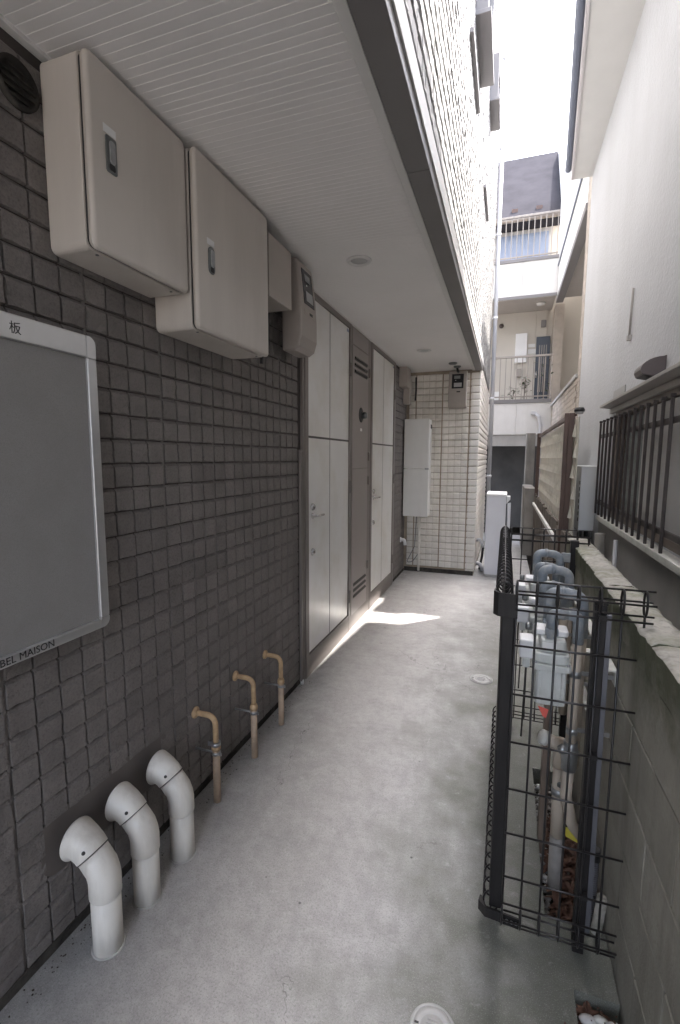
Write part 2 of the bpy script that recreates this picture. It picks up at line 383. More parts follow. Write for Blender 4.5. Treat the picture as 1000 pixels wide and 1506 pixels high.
# ------------------------------------------------------------------ tiles
PIT = .0855
def tile_mesh(seed, w, h, depth, rough, nu=4, nv=4, bulge=0.0, bev=(.0012, .0025, .013)):
    """rough split face, chipped bevels running down to the joint"""
    r = np.random.default_rng(seed); vs = []; fs = []; bs, bb, bt = bev
    for j in range(nv):
        for i in range(nu):
            u = -w / 2 + bs + (w - 2 * bs) * i / (nu - 1); v = -h / 2 + bb + (h - bb - bt) * j / (nv - 1)
            d = depth + r.uniform(-rough, rough) + bulge * (1 - (2 * u / w) ** 2) * (1 - (2 * v / h) ** 2)
            if j == 0: d += rough * .6; v += r.uniform(-.002, .0035)
            edge = i in (0, nu - 1) or j in (0, nv - 1); jit = .0009 if edge else .004
            vs.append((d, u + r.uniform(-jit, jit), v + r.uniform(-jit, jit)))
    for j in range(nv - 1):
        for i in range(nu - 1):
            a = j * nu + i; fs.append((a, a + 1, a + nu + 1, a + nu))
    rim = list(range(nu)) + [j * nu + nu - 1 for j in range(1, nv)] + [(nv - 1) * nu + i for i in range(nu - 2, -1, -1)] + [j * nu for j in range(nv - 2, 0, -1)]
    n0 = len(vs)
    for k in rim:
        i, j = k % nu, k // nu
        u = -w / 2 + w * i / (nu - 1); v = -h / 2 + h * j / (nv - 1); vs.append((-.002, u, v))
    for q in range(len(rim)):
        a, b = rim[q], rim[(q + 1) % len(rim)]; fs.append((b, a, n0 + q, n0 + (q + 1) % len(rim)))
    mb = MB(); mb.add(vs, fs, [False] * len(fs)); return mb
def tile_set(name, m, w, h, depth, rough, n=10, nu=4, nv=4, bulge=0.0, bev=(.0012, .0025, .013)):
    mbs = [tile_mesh(100 + k, w, h, depth, rough, nu, nv, bulge, bev) for k in range(n)]
    return mbs, [mesh(name, b, m) for b in mbs]
def place_tiles(spots, mbs, mes, name, m, parent, limit, stuff_name):
    """spots: (pos, rotz, sz, key) with the smallest key shown largest"""
    spots = sorted(spots, key=lambda s: s[3]); org = root_org(parent)
    for pos, rz, sz, _ in spots[:limit]:
        o = bpy.data.objects.new(name, random.choice(mes)); COL.objects.link(o); o.parent = parent
        o.location = Vector(pos) - org; o.rotation_euler = (0, 0, rz); o.scale = (1, 1, sz)
    rest = spots[limit:]
    if rest:
        A = [(np.array(b.v), b.f) for b in mbs]; vs = []; fs = []; n = 0
        for pos, rz, sz, _ in rest:
            v, f = A[random.randrange(len(A))]; c, s_ = math.cos(rz), math.sin(rz)
            q = np.stack([v[:, 0] * c - v[:, 1] * s_, v[:, 0] * s_ + v[:, 1] * c, v[:, 2] * sz], 1) + np.array(pos)
            vs.append(q); fs += [tuple(i + n for i in t) for t in f]; n += len(v)
        mb = MB(); mb.v = [tuple(x) for x in np.concatenate(vs)]; mb.f = fs; mb.s = [False] * len(fs)
        part(stuff_name, mb, m, parent, kind='stuff')

# ------------------------------------------------------------------ the apartment building on the passage
YF, XU, YE = 6.39, -.352, 9.25
apt = thing('apartment_building', (-1.6, 3.0, 0), 'tiled apartment building with dark ground floor wall, two pale doors and overhanging cream upper storeys', 'building')
wall = part('dark_wall', MB().box(-1.6, -1.290, -3.2, YF, -.02, 2.72), 'dark_joint', apt)
part('plinth', MB().box(-1.288, -1.277, -3.2, 2.893, .0, .032), 'plinth', wall); part('plinth', MB().box(-1.288, -1.277, 5.662, 6.37, 0, .032), 'plinth', wall)
mbs, mes = tile_set('tile', 'dark_tile', .0790, .0842, .0100, .0016, 14)
Y0, ZL = 1.21, .081
spots = []
def hidden_dark(y, z):
    return (y < 1.19 and .99 < z < 1.91) or (1.09 < y < 1.56 and z > 2.14) or (1.52 < y < 2.15 and z > 2.06)
for pj in range(-9, 15):
    for k in range(4):
        y = Y0 + pj * .3435 + .005 + .0405 + k * .0846
        if not (-1.5 < y < 2.865 or 5.70 < y < 6.34): continue
        for r in range(-1, 31):
            z0 = ZL + r * .085; z1 = z0 + .085; z0 = max(z0, .034); z1 = min(z1, 2.655)
            if z1 - z0 < .03: continue
            zc = (z0 + z1) / 2; sz = (z1 - z0) / .085
            q = project((-1.28, y, zc)); d = (Vector((-1.28, y, zc)) - Vector(EYE)).length
            vis = q and -30 < q[0] < 1030 and -30 < q[1] < 1530 and not hidden_dark(y, zc)
            area = (1.28 / d) / d / d
            if .93 < y < 1.50 and .25 < zc < .44: continue          # smooth sealed patch behind the vent pipes
            spots.append(((-1.290, y, zc), 0, sz, -area if vis else 1))
place_tiles(spots, mbs, mes, 'tile', 'dark_tile', wall, 300, 'tile_field')
for pj in range(-9, 6):
    yj = Y0 + pj * .3435 - .0005
    if -1.5 < yj < 2.86: part('joint_strip', MB().box(-1.289, -1.2842, yj - .0055, yj + .0055, .034, 2.655), 'dark_tile', wall, .001)
part('sealed_patch', MB().prism(rrect(.57, .20, .06, 5, .935, .245), 0, -1.2895, -1.2800), 'sealant', wall, .002)

# recess end wall and side wall
rec = part('cream_wall', MB().box(-1.6, XU, YF, YE, -.02, 2.75), 'cream_joint', apt)
for r in range(31):
    z0 = max(ZL + (r - 1) * .085, .058)
    part('corner_tile', MB().box(XU - .105, XU + .016, YF - .018, YF + .045, z0 + .002, ZL + r * .085 - .002), 'cream_tile', rec, .014, 2)
part('plinth', MB().box(-1.275, XU - .003, YF - .012, YF - .001, 0, .055), 'plinth', rec)
mbc, mec = tile_set('tile', 'cream_tile', .0806, .0840, .012, .0016, 12, 5, 5, .005, (.0015, .012, .016))
spots = []
for pj in range(3):
    for k in range(4):
        x = XU - .111 - .046 - pj * .345 - k * .083 - .006
        if x < -1.25 or x > XU - .150: continue
        for r in range(-1, 31):
            z0 = max(ZL + r * .085, .058); z1 = min(ZL + (r + 1) * .085, 2.655)
            if z1 - z0 < .03: continue
            zc = (z0 + z1) / 2; hid = x < -.93 and .8 < zc < 2.0 or (-.73 < x < -.5 and zc > 2.2)
            spots.append(((x, YF, zc), -math.pi / 2, (z1 - z0) / .085, 2 if hid else 1 + random.random() * .01))
for pj in range(9):
    for k in range(4):
        y = YF + .05 + pj * .345 + k * .083
        if y > YE - .05: continue
        for r in range(0, 31):
            spots.append(((XU, y, ZL + (r + .5) * .085), 0, 1, 3 + y))
place_tiles(spots, mbc, mec, 'tile', 'cream_tile', rec, 300, 'tile_field')

# upper storeys
upw = part('upper_wall', MB().box(-7, XU, -3.2, YE, 2.78, 9.6), 'white_joint', apt)
mbw, mew = tile_set('tile', 'white_tile', .0848, .0825, .013, .0024, 12, 4, 3, 0, (.001, .010, .012))
spots = []
for pj in range(-5, 27):
    for k in range(4):
        y = .02 + pj * .345 + k * .085 + .05
        if y > YE - .04 or y < -1.45: continue
        for r in range(int((9.5 - 2.80) / .0855)):
            z = 2.80 + (r + .5) * .0855; d = (Vector((XU, y, z)) - Vector(EYE)).length
            q = project((XU, y, z)); vis = q and -20 < q[0] < 1020 and -20 < q[1] < 1526
            spots.append(((XU, y, z), 0, 1, -(1 / d ** 3) if vis else 1))
place_tiles(spots, mbw, mew, 'tile', 'white_tile', upw, 300, 'tile_field')
part('roof', MB().box(-7.1, XU + .03, -3.2, YE + .03, 9.6, 9.75), 'fascia', apt)

# soffit: ribbed boards running across the passage
prof = []
y = -3.2
while y < YF - .03:
    prof += [(y, 2.668), (y + .0225, 2.668), (y + .0232, 2.6688), (y + .0288, 2.6688)]; y += .0295
prof += [(YF - .001, 2.668)]
mb = MB(); n = len(prof)
for (yy, zz) in prof: mb.v += [(-1.288, yy, zz), (-.445, yy, zz)]
for i in range(n - 1): mb.f.append((2 * i, 2 * i + 1, 2 * i + 3, 2 * i + 2)); mb.s.append(False)
mb.box(-1.5, -.36, -3.2, YF - .001, 2.7, 2.776)
part('soffit', mb, 'soffit', apt)
part('soffit_trim', MB().box(-1.2875, -1.262, -3.2, YF - .02, 2.657, 2.6715), 'soffit_trim', apt, .002)
part('soffit_trim', MB().box(-.448, -.4135, -3.2, YF - .002, 2.655, 2.6725), 'soffit_trim', apt, .002)
for a, b in ((-3.2, 1.952), (1.9545, 4.4), (4.4025, YF - .002)):
    part('fascia', MB().box(-.411, -.322, a, b, 2.648, 2.776), 'fascia', apt, .003)
part('flashing', MB().box(-.3215, -.316, -3.2, YF - .0, 2.70, 2.79).box(-.352, -.3216, -3.2, YF, 2.7765, 2.79), 'soffit_trim', apt)

# doors
def make_door(y0, y1, z0=.162, z1=2.612):
    f = MB(); xf = -1.262
    f.box(-1.289, xf, y0 - .06, y0 - .006, 0, 2.655); f.box(-1.289, xf, y1 + .006, y1 + .055, 0, 2.655)
    f.box(-1.289, xf, y0 - .006, y1 + .006, z1 + .005, 2.655); f.box(-1.289, xf - .002, y0 - .006, y1 + .006, 0, z0 - .006)
    fr = part('door_frame', f, 'frame_brown', apt, .002)
    d = part('door', MB().box(-1.289, -1.2742, y0 - .0055, y1 + .0055, z0 - .0055, z1 + .0045), 'groove', apt)
    ym = y0 + (y1 - y0) * .49; zm = 1.69; g = .0075
    for a, b in ((y0, ym - g), (ym + g, y1)):
        for c, e in ((z0, zm - g), (zm + g, z1)):
            part('door_panel', MB().box(-1.2740, -1.2718, a, b, c, e), 'door_panel', d, .0008)
    yh = y0 + .075
    for z in (1.205, .884):
        part('lock', MB().lathe([(.026, 0), (.026, .006), (.020, .016), (.014, .020), (.0001, .020)], (-1.2716, yh, z), (1, 0, 0), 20), 'steel', d)
    h = MB().lathe([(.021, 0), (.021, .006), (.012, .010), (.010, .03), (.0001, .03)], (-1.2716, yh, 1.142), (1, 0, 0), 16)
    h.tube(bend([(-1.243, yh, 1.142), (-1.232, yh + .03, 1.142), (-1.232, yh + .125, 1.139)], .012), [.0085] * 9 + [.007], 8)
    part('handle', h, 'steel', d)
    for z in (2.28, 1.30, .33):
        part('hinge', MB().tube([(-1.256, y1 + .008, z - .055), (-1.256, y1 + .008, z + .055)], .009, 8).box(-1.2615, -1.257, y1 + .006, y1 + .035, z - .05, z + .05), 'frame_brown', d)
    part('label_plate', MB().box(-1.2716, -1.2700, y1 - .055, y1 - .012, z1 - .035, z1 - .012), 'curtain_blue', d)
make_door(2.985, 3.865); make_door(4.612, 5.545)
sd = part('service_panel', MB().box(-1.289, -1.268, 3.925, 4.552, 0, 2.655), 'frame_brown', apt, .002)
part('service_door', MB().box(-1.2675, -1.2625, 3.945, 4.43, 1.455, 2.50), 'service', sd, .0015)
part('service_door', MB().box(-1.2675, -1.2625, 3.945, 4.43, .13, 1.447), 'service', sd, .0015)
part('head_panel', MB().box(-1.2675, -1.2640, 3.945, 4.43, 2.51, 2.645), 'service', sd, .0015)
for z in (2.40, 2.345, 2.29, .40, .345, .29):
    part('louvre', MB().box(-1.2628, -1.2605, 4.00, 4.385, z - .014, z + .002).prism([(-1.2605, z + .016), (-1.2505, z - .004), (-1.2605, z - .004)][::-1] if False else [(z - .002, -1.262), (z - .002, -1.250), (z + .018, -1.2605)], 1, 4.00, 4.385), 'groove', sd)
for z in (2.34, 1.56, 1.33, .50):
    part('hinge', MB().tube([(-1.254, 4.437, z - .04), (-1.254, 4.437, z + .04)], .008, 8), 'frame_brown', sd)
vh = part('sight_window', MB().lathe([(.067, 0), (.067, .003), (.055, .004), (.0001, .004)], (-1.2625, 4.20, 1.935), (1, 0, 0), 28), 'black', sd)
part('pilot_knob', MB().lathe([(.03, .0), (.03, .03), (.022, .04), (.0001, .04)], (-1.2585, 4.245, 1.935), (1, 0, 0), 16), 'lock_grey', sd)
part('label_plate', MB().box(-1.2624, -1.2612, 4.18, 4.23, 1.79, 1.815), 'label_white', sd)
part('corner_trim', MB().box(-1.289, -1.268, 2.895, 2.922, 0, 2.655), 'frame_brown', apt, .002)
part('corner_trim', MB().box(-1.289, -1.270, 5.605, 5.66, 0, 2.655), 'frame_brown', apt, .002)

# windows of the upper wall, seen edge-on: boxes that stand proud of the tiles
def upper_window(y0, y1, z0, z1, out=.10):
    x = XU + .018
    w = part('window', MB().box(x - .05, x + out, y0, y0 + .03, z0, z1).box(x - .05, x + out, y1 - .03, y1, z0, z1).box(x - .05, x + out, y0 + .03, y1 - .03, z1 - .03, z1).box(x - .05, x + out + .02, y0 - .01, y1 + .01, z0 - .03, z0), 'trim_grey', upw, .003)
    part('pane', MB().box(x + .01, x + .03, y0 + .03, y1 - .03, z0, z1 - .03), 'frosted', w)
upper_window(3.90, 4.6, 4.74, 5.7, .085); upper_window(5.99, 6.5, 5.53, 5.98, .085)
for y0, y1, z in ((3.50, 4.28, 4.30), (5.48, 6.24, 4.35)):
    part('sill', MB().box(XU, XU + .042, y0, y1, z, z + .03), 'trim_grey', upw, .002)

# ------------------------------------------------------------------ things on the passage wall
def text_part(body, size, yend, zbase, x, parent, spacing=None):
    mb = text_mb(body, size); w = max(v[0] for v in mb.v)
    mb.v = [(x + v[2], yend - w + v[0], zbase + v[1]) for v in mb.v]
    return part('lettering', mb, 'ink', parent)
nb = thing('noticeboard', (-1.27, .7, 1.45), 'grey felt noticeboard in a silver aluminium frame with rounded corners on the dark tiles', 'noticeboard')
BY0, BY1, BZ0, BZ1 = .20, 1.203, .988, 1.921
part('felt_panel', MB().box(-1.277, -1.247, BY0 + .02, BY1 - .03, BZ0 + .02, BZ1 - .03), 'felt', nb)
tr = part('top_rail', MB().box(-1.277, -1.236, BY0 + .06, BY1 - .036, BZ1 - .066, BZ1), 'alu', nb, .003)
br = part('bottom_rail', MB().box(-1.277, -1.236, BY0 + .06, BY1 - .036, BZ0, BZ0 + .030), 'alu', nb, .003)
part('side_rail', MB().box(-1.277, -1.2365, BY1 - .034, BY1, BZ0 + .034, BZ1 - .068), 'alu', nb, .003)
part('side_rail', MB().box(-1.277, -1.2365, BY0, BY0 + .034, BZ0 + .034, BZ1 - .068), 'alu', nb, .003)
def corner(y, z, w, h, sy_, sz_):
    r = .026; pts = [(0, 0), (w, 0)] + [] ; pts = [(0, 0)]
    pts += [(w, 0)]
    for i in range(7):
        a = R_(90 * i / 6); pts.append((w - r + r * math.cos(a), h - r + r * math.sin(a)))
    pts += [(0, h)]
    poly = [(y + sy_ * p[0], z + sz_ * p[1]) for p in pts]
    if sy_ * sz_ < 0: poly = poly[::-1]
    part('corner_piece', MB().prism(poly, 0, -1.277, -1.2362), 'alu', nb, .002)
corner(BY1 - .0355, BZ1 - .0675, .0355, .0675, 1, 1); corner(BY1 - .0355, BZ0 + .0335, .0355, .0335, 1, -1)
corner(BY0 + .0595, BZ1 - .0675, .0595, .0675, -1, 1); corner(BY0 + .0595, BZ0 + .0335, .0595, .0335, -1, -1)
for ch, yc in (('掲', .52), ('示', .738), ('板', .9565)):
    text_part(ch, .034, yc, 1.8735, -1.2358, tr)
text_part('BEL MAISON', .0292, .992, .9945, -1.2358, br)

def cabinet(name, y0, y1, z0, z1, xf, label, lock_y, lock_z, round_lock):
    t = thing(name, (-1.28, (y0 + y1) / 2, z0), label, 'electrical box', 'beige electrical boxes under the soffit')
    xs = xf - .028
    part('case', MB().prism(rrect(y1 - y0, z1 - z0, .022, 5, y0, z0), 0, -1.278, xs - .003), 'box_beige', t, .003)
    part('gasket', MB().prism(rrect(y1 - y0 - .012, z1 - z0 - .012, .02, 5, y0 + .006, z0 + .006), 0, xs - .0028, xs + .0008), 'rubber', t)
    d = part('cover', MB().prism(rrect(y1 - y0, z1 - z0, .022, 6, y0, z0), 0, xs + .001, xf), 'box_beige', t, .017, 5)
    for p in d.data.polygons: p.use_smooth = True
    lk = part('lock', MB().prism(rrect(.040, .098, .006 if not round_lock else .018, 4, lock_y, lock_z), 0, xf + .0003, xf + .005), 'lock_grey', d, .0015)
    part('key_flap', MB().prism(rrect(.022, .062, .010, 5, lock_y + .009, lock_z + .024), 0, xf + .0052, xf + .012), 'zinc', lk, .002) if False else None
    k = MB().prism(rrect(.022, .062, .010, 5, lock_y + .009, lock_z + .024), 0, xf + .0052, xf + .010)
    part('key_flap', k, 'zinc', d, .002)
    part('key_slot', MB().prism(rrect(.022, .018, .005, 3, lock_y + .009, lock_z + .006), 0, xf + .0052, xf + .006), 'black', d)
    part('label_plate', MB().box(xf + .0003, xf + .0012, lock_y - .004, lock_y + .042, lock_z + .103, lock_z + .125), 'label_white', d)
    for yy in (y0 + .05, y1 - .05): part('screw', MB().lathe([(.005, 0), (.005, .003), (.0001, .003)], (xs - .015, yy, z0 + .0005), (0, 0, -1), 10), 'lock_grey', t)
    return t
cabinet('electrical_box', 1.098, 1.524, 2.137, 2.652, -1.113, 'large square beige electrical box with grey lock, nearer the round wall vent', 1.153, 2.362, False)
cabinet('electrical_box', 1.534, 2.088, 2.022, 2.648, -1.085, 'tall beige electrical box with rounded lock, between the square box and small brown box', 1.602, 2.238, True)

jb = thing('junction_box', (-1.28, 2.25, 2.32), 'small plain brown junction box between the tall beige box and first electricity meter', 'junction box', 'brown junction boxes')
part('case', MB().box(-1.278, -1.108, 2.118, 2.366, 2.318, 2.60), 'jbox', jb, .003)
part('lid', MB().box(-1.1075, -1.098, 2.116, 2.368, 2.316, 2.602), 'jbox', jb, .002)
part('cable', MB().tube([(-1.255, 2.33, 2.317), (-1.255, 2.33, 2.13), (-1.265, 2.34, 2.05)], .009, 8).tube([(-1.255, 2.40, 2.33), (-1.262, 2.41, 2.12)], .009, 8), 'black', jb)

def meter(cy_, cx_, face, z0, z1, xb, lab):
    """electricity meter: local frame, depth d along the facing, width along the wall"""
    t = thing('electricity_meter', (cx_, cy_, z0), lab, 'electricity meter', 'electricity meters')
    H = z1 - z0; W = .225; D = .125
    prof = [(0, 0), (D * .62, 0), (D * .86, .02), (D, .075), (D * 1.0, .17), (D * .93, H * .62), (D * .80, H * .9), (D * .7, H), (0, H)]
    def tr_(mb):
        out = []
        for d, w, h in mb.v:
            out.append((cx_ + d, cy_ + w, z0 + h) if face == 'x' else (cx_ + w, cy_ - d, z0 + h))
        mb.v = out; return mb
    def surf(h):
        for (d0, h0), (d1, h1) in zip(prof[1:-1], prof[2:]):
            if h0 <= h <= h1: return d0 + (d1 - d0) * (h - h0) / max(1e-6, h1 - h0)
        return D
    b = MB(); n = len(prof)
    vs = [(d, -W / 2, h) for d, h in prof] + [(d, W / 2, h) for d, h in prof]
    fs = [(i, (i + 1) % n, n + (i + 1) % n, n + i) for i in range(n)] + [tuple(range(n - 1, -1, -1)), tuple(range(n, 2 * n))]
    b.add(vs, fs)
    case = part('case', tr_(b), 'meter_beige', t, .012, 3)
    def plate(w0, w1, h0, h1, off, th):
        q = MB(); pts = []
        for e in (off, off + th):
            for w, h in ((w0, h0), (w1, h0), (w1, h1), (w0, h1)): pts.append((surf(h) + e, w, h))
        q.add(pts, [(0, 3, 2, 1), (4, 5, 6, 7), (0, 1, 5, 4), (1, 2, 6, 5), (2, 3, 7, 6), (3, 0, 4, 7)]); return tr_(q)
    part('display_window', plate(-.072, .072, H * .52, H * .91, .001, .004), 'lcd', t, .003)
    part('display', plate(-.045, .03, H * .78, H * .86, .0055, .001), 'lcd_grey', t)
    part('label_plate', plate(-.045, .05, H * .56, H * .67, .0055, .001), 'win_grey', t)
    part('seal', plate(-.03, -.02, H * .73, H * .745, .0055, .0015), 'label_white', t)
    part('badge', plate(-.08, .08, H * .395, H * .46, .001, .003), 'jbox', t, .002)
    part('badge_text', plate(-.01, .035, H * .415, H * .445, .0045, .0006), 'lcd', t)
    return t
meter(2.615, -1.222, 'x', 2.15, 2.645, 0, 'brown electricity meter with black display above the first pale door')
meter(6.375, -.615, 'y', 2.18, 2.645, 0, 'brown electricity meter with black display on the cream end wall')

jb2 = thing('junction_box', (-1.28, 6.0, 2.2), 'brown junction box above the white heater, high in the recess corner', 'junction box', 'brown junction boxes')
part('case', MB().box(-1.278, -1.18, 5.86, 6.10, 2.42, 2.655), 'meter_beige', jb2, .004)
part('terminal_box', MB().box(-1.278, -1.20, 6.12, 6.27, 2.235, 2.56), 'meter_beige', jb2, .004)
part('cable', MB().tube([(-1.16, 6.36, 2.6), (-1.155, 6.35, 2.45), (-1.165, 6.36, 2.3)], .011, 8), 'black', jb2)
gl = thing('cable_gland', (-.62, 5.95, 2.66), 'dark round cable fitting on the soffit above the far electricity meter', 'cable fitting')
part('base', MB().lathe([(.05, 0), (.05, .012), (.035, .022), (.0001, .022)], (-.64, 5.88, 2.668), (0, 0, -1), 20), 'lock_grey', gl)
part('base', MB().lathe([(.045, 0), (.045, .012), (.03, .022), (.0001, .022)], (-.61, 6.10, 2.668), (0, 0, -1), 20), 'lock_grey', gl)
part('cable', MB().tube(bend([(-.61, 6.10, 2.65), (-.61, 6.16, 2.62), (-.615, 6.29, 2.63)], .02), .014, 8), 'black', gl)

wv = thing('wall_vent', (-1.28, 1.03, 2.54), 'round dark louvred vent on the tiles under the soffit corner', 'vent', None)
part('flange', MB().lathe([(.062, 0), (.062, .010), (.050, .014), (.048, .006), (.0001, .006)], (-1.280, 1.025, 2.538), (1, 0, 0), 28), 'plinth', wv)
for k in range(5):
    z = 2.502 + k * .018; w = math.sqrt(max(.0004, .046 ** 2 - (z - 2.538) ** 2))
    part('slat', MB().prism([(z - .006, -1.272), (z - .008, -1.264), (z + .004, -1.270)], 1, 1.025 - w, 1.025 + w), 'plinth', wv)

def downlight(x, y, lab):
    t = thing('ceiling_light', (x, y, 2.668), lab, 'ceiling light', 'round downlights in the soffit')
    part('rim', MB().lathe([(.072, 0), (.072, .006), (.064, .010), (.052, .008), (.050, .001)], (x, y, 2.667), (0, 0, -1), 32), 'soffit_trim', t)
    part('diffuser', MB().lathe([(.0505, 0), (.047, .003), (.03, .0065), (.0001, .008)], (x, y, 2.6668), (0, 0, -1), 28), 'win_grey', t)
downlight(-.838, 2.722, 'round white downlight in the soffit opposite the first electricity meter, unlit')
downlight(-.855, 5.12, 'round white downlight in the soffit before the cream end wall, unlit')

# vent pipes
def vent_pipe(y, x, lab):
    t = thing('vent_pipe', (x, y, 0), lab, 'vent pipe', 'cream vent pipes rising from the floor')
    r = .0445
    part('lower_pipe', MB().tube([(x, y, -.02), (x, y, .19)], r, 28), 'vent', t)
    part('collar', MB().lathe([(r + .006, 0), (r + .003, .0015), (r, .002)], (x, y, .0), (0, 0, 1), 24), 'mortar', t)
    ang = R_(43); dx, dz = -math.sin(ang), math.cos(ang); kz = .262
    P = lambda d: (x + dx * d, y, kz + dz * d)
    part('elbow', MB().tube([(x, y, .183), (x, y, .187), (x, y, .238), (x - .003, y, .252), P(.016), P(.034), P(.066)], [r + .0005, r + .0035, r + .0035, r + .0035, r + .0035, r + .0035, r + .003], 28), 'vent', t)
    p0 = Vector(P(.066)); ax = Vector((dx, 0, dz))
    hp = [P(.060), P(.066), P(.082), (x - .074, y, .334), (x - .092, y, .339), (x - .104, y, .340), (x - .108, y, .340), (x - .108, y, .340), (x - .098, y, .340), (x - .07, y, .32)]
    part('hood', MB().tube(hp, [r + .003, r + .006, r + .007, r + .009, r + .013, r + .017, r + .018, r + .012, r + .004, r - .006], 32), 'vent', t)
    part('seam', MB().lathe([(r + .0055, -.004), (r + .0068, -.002), (r + .0055, -.0005)], p0, ax, 32), 'vent_dark', t)
    q = p0 + ax * .018
    c = Vector((.45, -.78, .35)).normalized(); c = (c - ax * c.dot(ax)).normalized()
    part('screw', MB().lathe([(.006, 0), (.005, .003), (.0001, .004)], q + c * (r + .006), c, 10), 'vent_dark', t)
for y, lab in ((1.03, 'cream vent pipe with flared hood, nearest of the three by the dark tiles'),
               (1.205, 'middle cream vent pipe with flared hood, between two like it'),
               (1.402, 'cream vent pipe with flared hood, closest of the three to the tan pipes')):
    vent_pipe(y, -1.135, lab)

# tan pipes
def tan_pipe(y, x, h, lab, rusty):
    t = thing('wall_pipe', (x, y, 0), lab, 'pipe', 'tan pipes turning into the tiled wall')
    part('lower_pipe', MB().tube([(x, y, -.02), (x, y, h * .62)], .0165, 14), 'pink_pipe', t)
    part('bushing', MB().tube([(x, y, h * .62), (x, y, h * .62 + .012), (x, y, h * .66 + .01)], [.021, .021, .016], 14), 'tan_pipe', t)
    part('upper_pipe', MB().tube(bend([(x, y, h * .63), (x, y, h), (-1.283, y, h)], .045, 8), .0125, 12), 'tan_pipe', t)
    part('wall_flange', MB().lathe([(.026, 0), (.026, .006), (.017, .014), (.0135, .016)], (-1.279, y, h), (1, 0, 0), 18), 'tan_pipe', t)
    for hh in (h * .56,):
        part('clamp', MB().tube([(x, y, hh), (x, y, hh + .014)], .0195, 14).tube([(-1.283, y, hh + .007), (x, y, hh + .007)], .005, 6).box(x + .016, x + .03, y - .008, y - .003, hh, hh + .014), 'zinc', t)
    if rusty:
        part('clamp', MB().tube([(x, y, h * .665), (x, y, h * .665 + .016)], .021, 14).box(x - .035, x - .018, y - .012, y - .006, h * .66, h * .66 + .018), 'zinc', t)
tan_pipe(1.694, -1.172, .405, 'tan pipe with loose metal clamp, shortest run beside the vent pipes', True)
tan_pipe(2.032, -1.172, .425, 'tan elbow pipe standing between two other tan wall pipes', False)
tan_pipe(2.353, -1.176, .41, 'tan elbow pipe nearest the first pale door', False)
cd = thing('conduit', (-1.27, 2.86, 0), 'thin dark vertical conduit on the tiles beside the first door', 'conduit')
part('tube', MB().box(-1.276, -1.256, 2.838, 2.862, .02, 1.585), 'frame_brown', cd, .003)
part('end_cap', MB().box(-1.276, -1.254, 2.836, 2.864, 1.586, 1.60), 'frame_brown', cd, .002)
part('drip', MB().tube([(-1.262, 2.85, .0), (-1.262, 2.85, .03)], .012, 8), 'label_white', cd)
tp = thing('drain_spout', (-1.27, 6.13, .44), 'white plastic spout on the dark wall below the heater', 'pipe')
part('elbow', MB().tube(bend([(-1.285, 6.13, .47), (-1.225, 6.13, .47), (-1.215, 6.13, .40)], .03), .022, 12), 'white_box', tp)
part('flange', MB().lathe([(.035, 0), (.035, .008), (.022, .012)], (-1.281, 6.13, .47), (1, 0, 0), 16), 'white_box', tp)

ht = thing('water_heater', (-1.1, 6.38, .78), 'tall pale two-part cabinet of a water heater on the cream end wall', 'water heater')
part('upper_case', MB().box(-1.262, -.938, 6.155, 6.377, 1.412, 2.048), 'heater', ht, .006)
part('lower_case', MB().box(-1.262, -.938, 6.155, 6.377, .784, 1.405), 'heater', ht, .006)
part('side_vent', MB().box(-.9378, -.934, 6.20, 6.35, 1.93, 1.98), 'black', ht)
part('side_trim', MB().box(-.9378, -.930, 6.165, 6.20, 1.42, 2.03), 'white_box', ht, .002)
part('catch', MB().box(-.985, -.935, 6.150, 6.1545, 1.398, 1.420), 'zinc', ht)
part('pipe', MB().tube([(-1.07, 6.345, .784), (-1.07, 6.345, .02)], .016, 12), 'cream_tile', ht)
part('pipe_joint', MB().tube([(-1.07, 6.345, .40), (-1.07, 6.345, .45)], .021, 12), 'cream_tile', ht)
part('cable', MB().tube(bend([(-1.11, 6.35, .784), (-1.13, 6.35, .35), (-1.24, 6.35, .12), (-1.15, 6.33, .14), (-1.08, 6.34, .25)], .08), .005, 6), 'lock_grey', ht)

cb = thing('utility_cabinet', (-.08, 6.6, 0), 'tall narrow white utility cabinet standing past the cream corner', 'cabinet')
part('body', MB().box(-.215, .025, 6.40, 6.95, .03, 1.065), 'cabinet', cb, .004)
part('lid', MB().box(-.222, .032, 6.392, 6.957, 1.067, 1.092), 'white_box', cb, .004)
part('base', MB().box(-.205, .015, 6.41, 6.94, 0, .028), 'mortar', cb)
part('spout_cover', MB().prism([(.96, .03), (1.02, .075), (1.06, .075), (1.06, .03)], 1, 6.5, 6.62), 'white_box', cb, .003)
part('pipe', MB().tube([(.055, 6.50, .97), (.06, 6.50, .05)], .012, 8).tube([(.075, 6.58, .97), (.075, 6.58, .05)], .010, 8), 'downpipe', cb)
dr = thing('drain_pipe', (-.30, 7.0, 0), 'small white drain pipes low on the cream corner beside the cabinet', 'pipe')
part('upper_bend', MB().tube(bend([(-.345, 6.75, .42), (-.285, 6.70, .44), (-.25, 6.70, .33)], .03), .022, 10), 'downpipe', dr)
part('lower_bend', MB().tube(bend([(-.345, 6.75, .10), (-.27, 6.66, .10), (-.24, 6.66, .02)], .03), .026, 10), 'downpipe', dr)
part('hose', MB().tube(bend([(-.25, 6.70, .34), (-.26, 6.78, .2), (-.29, 6.8, .0)], .05), .016, 8), 'black', dr)

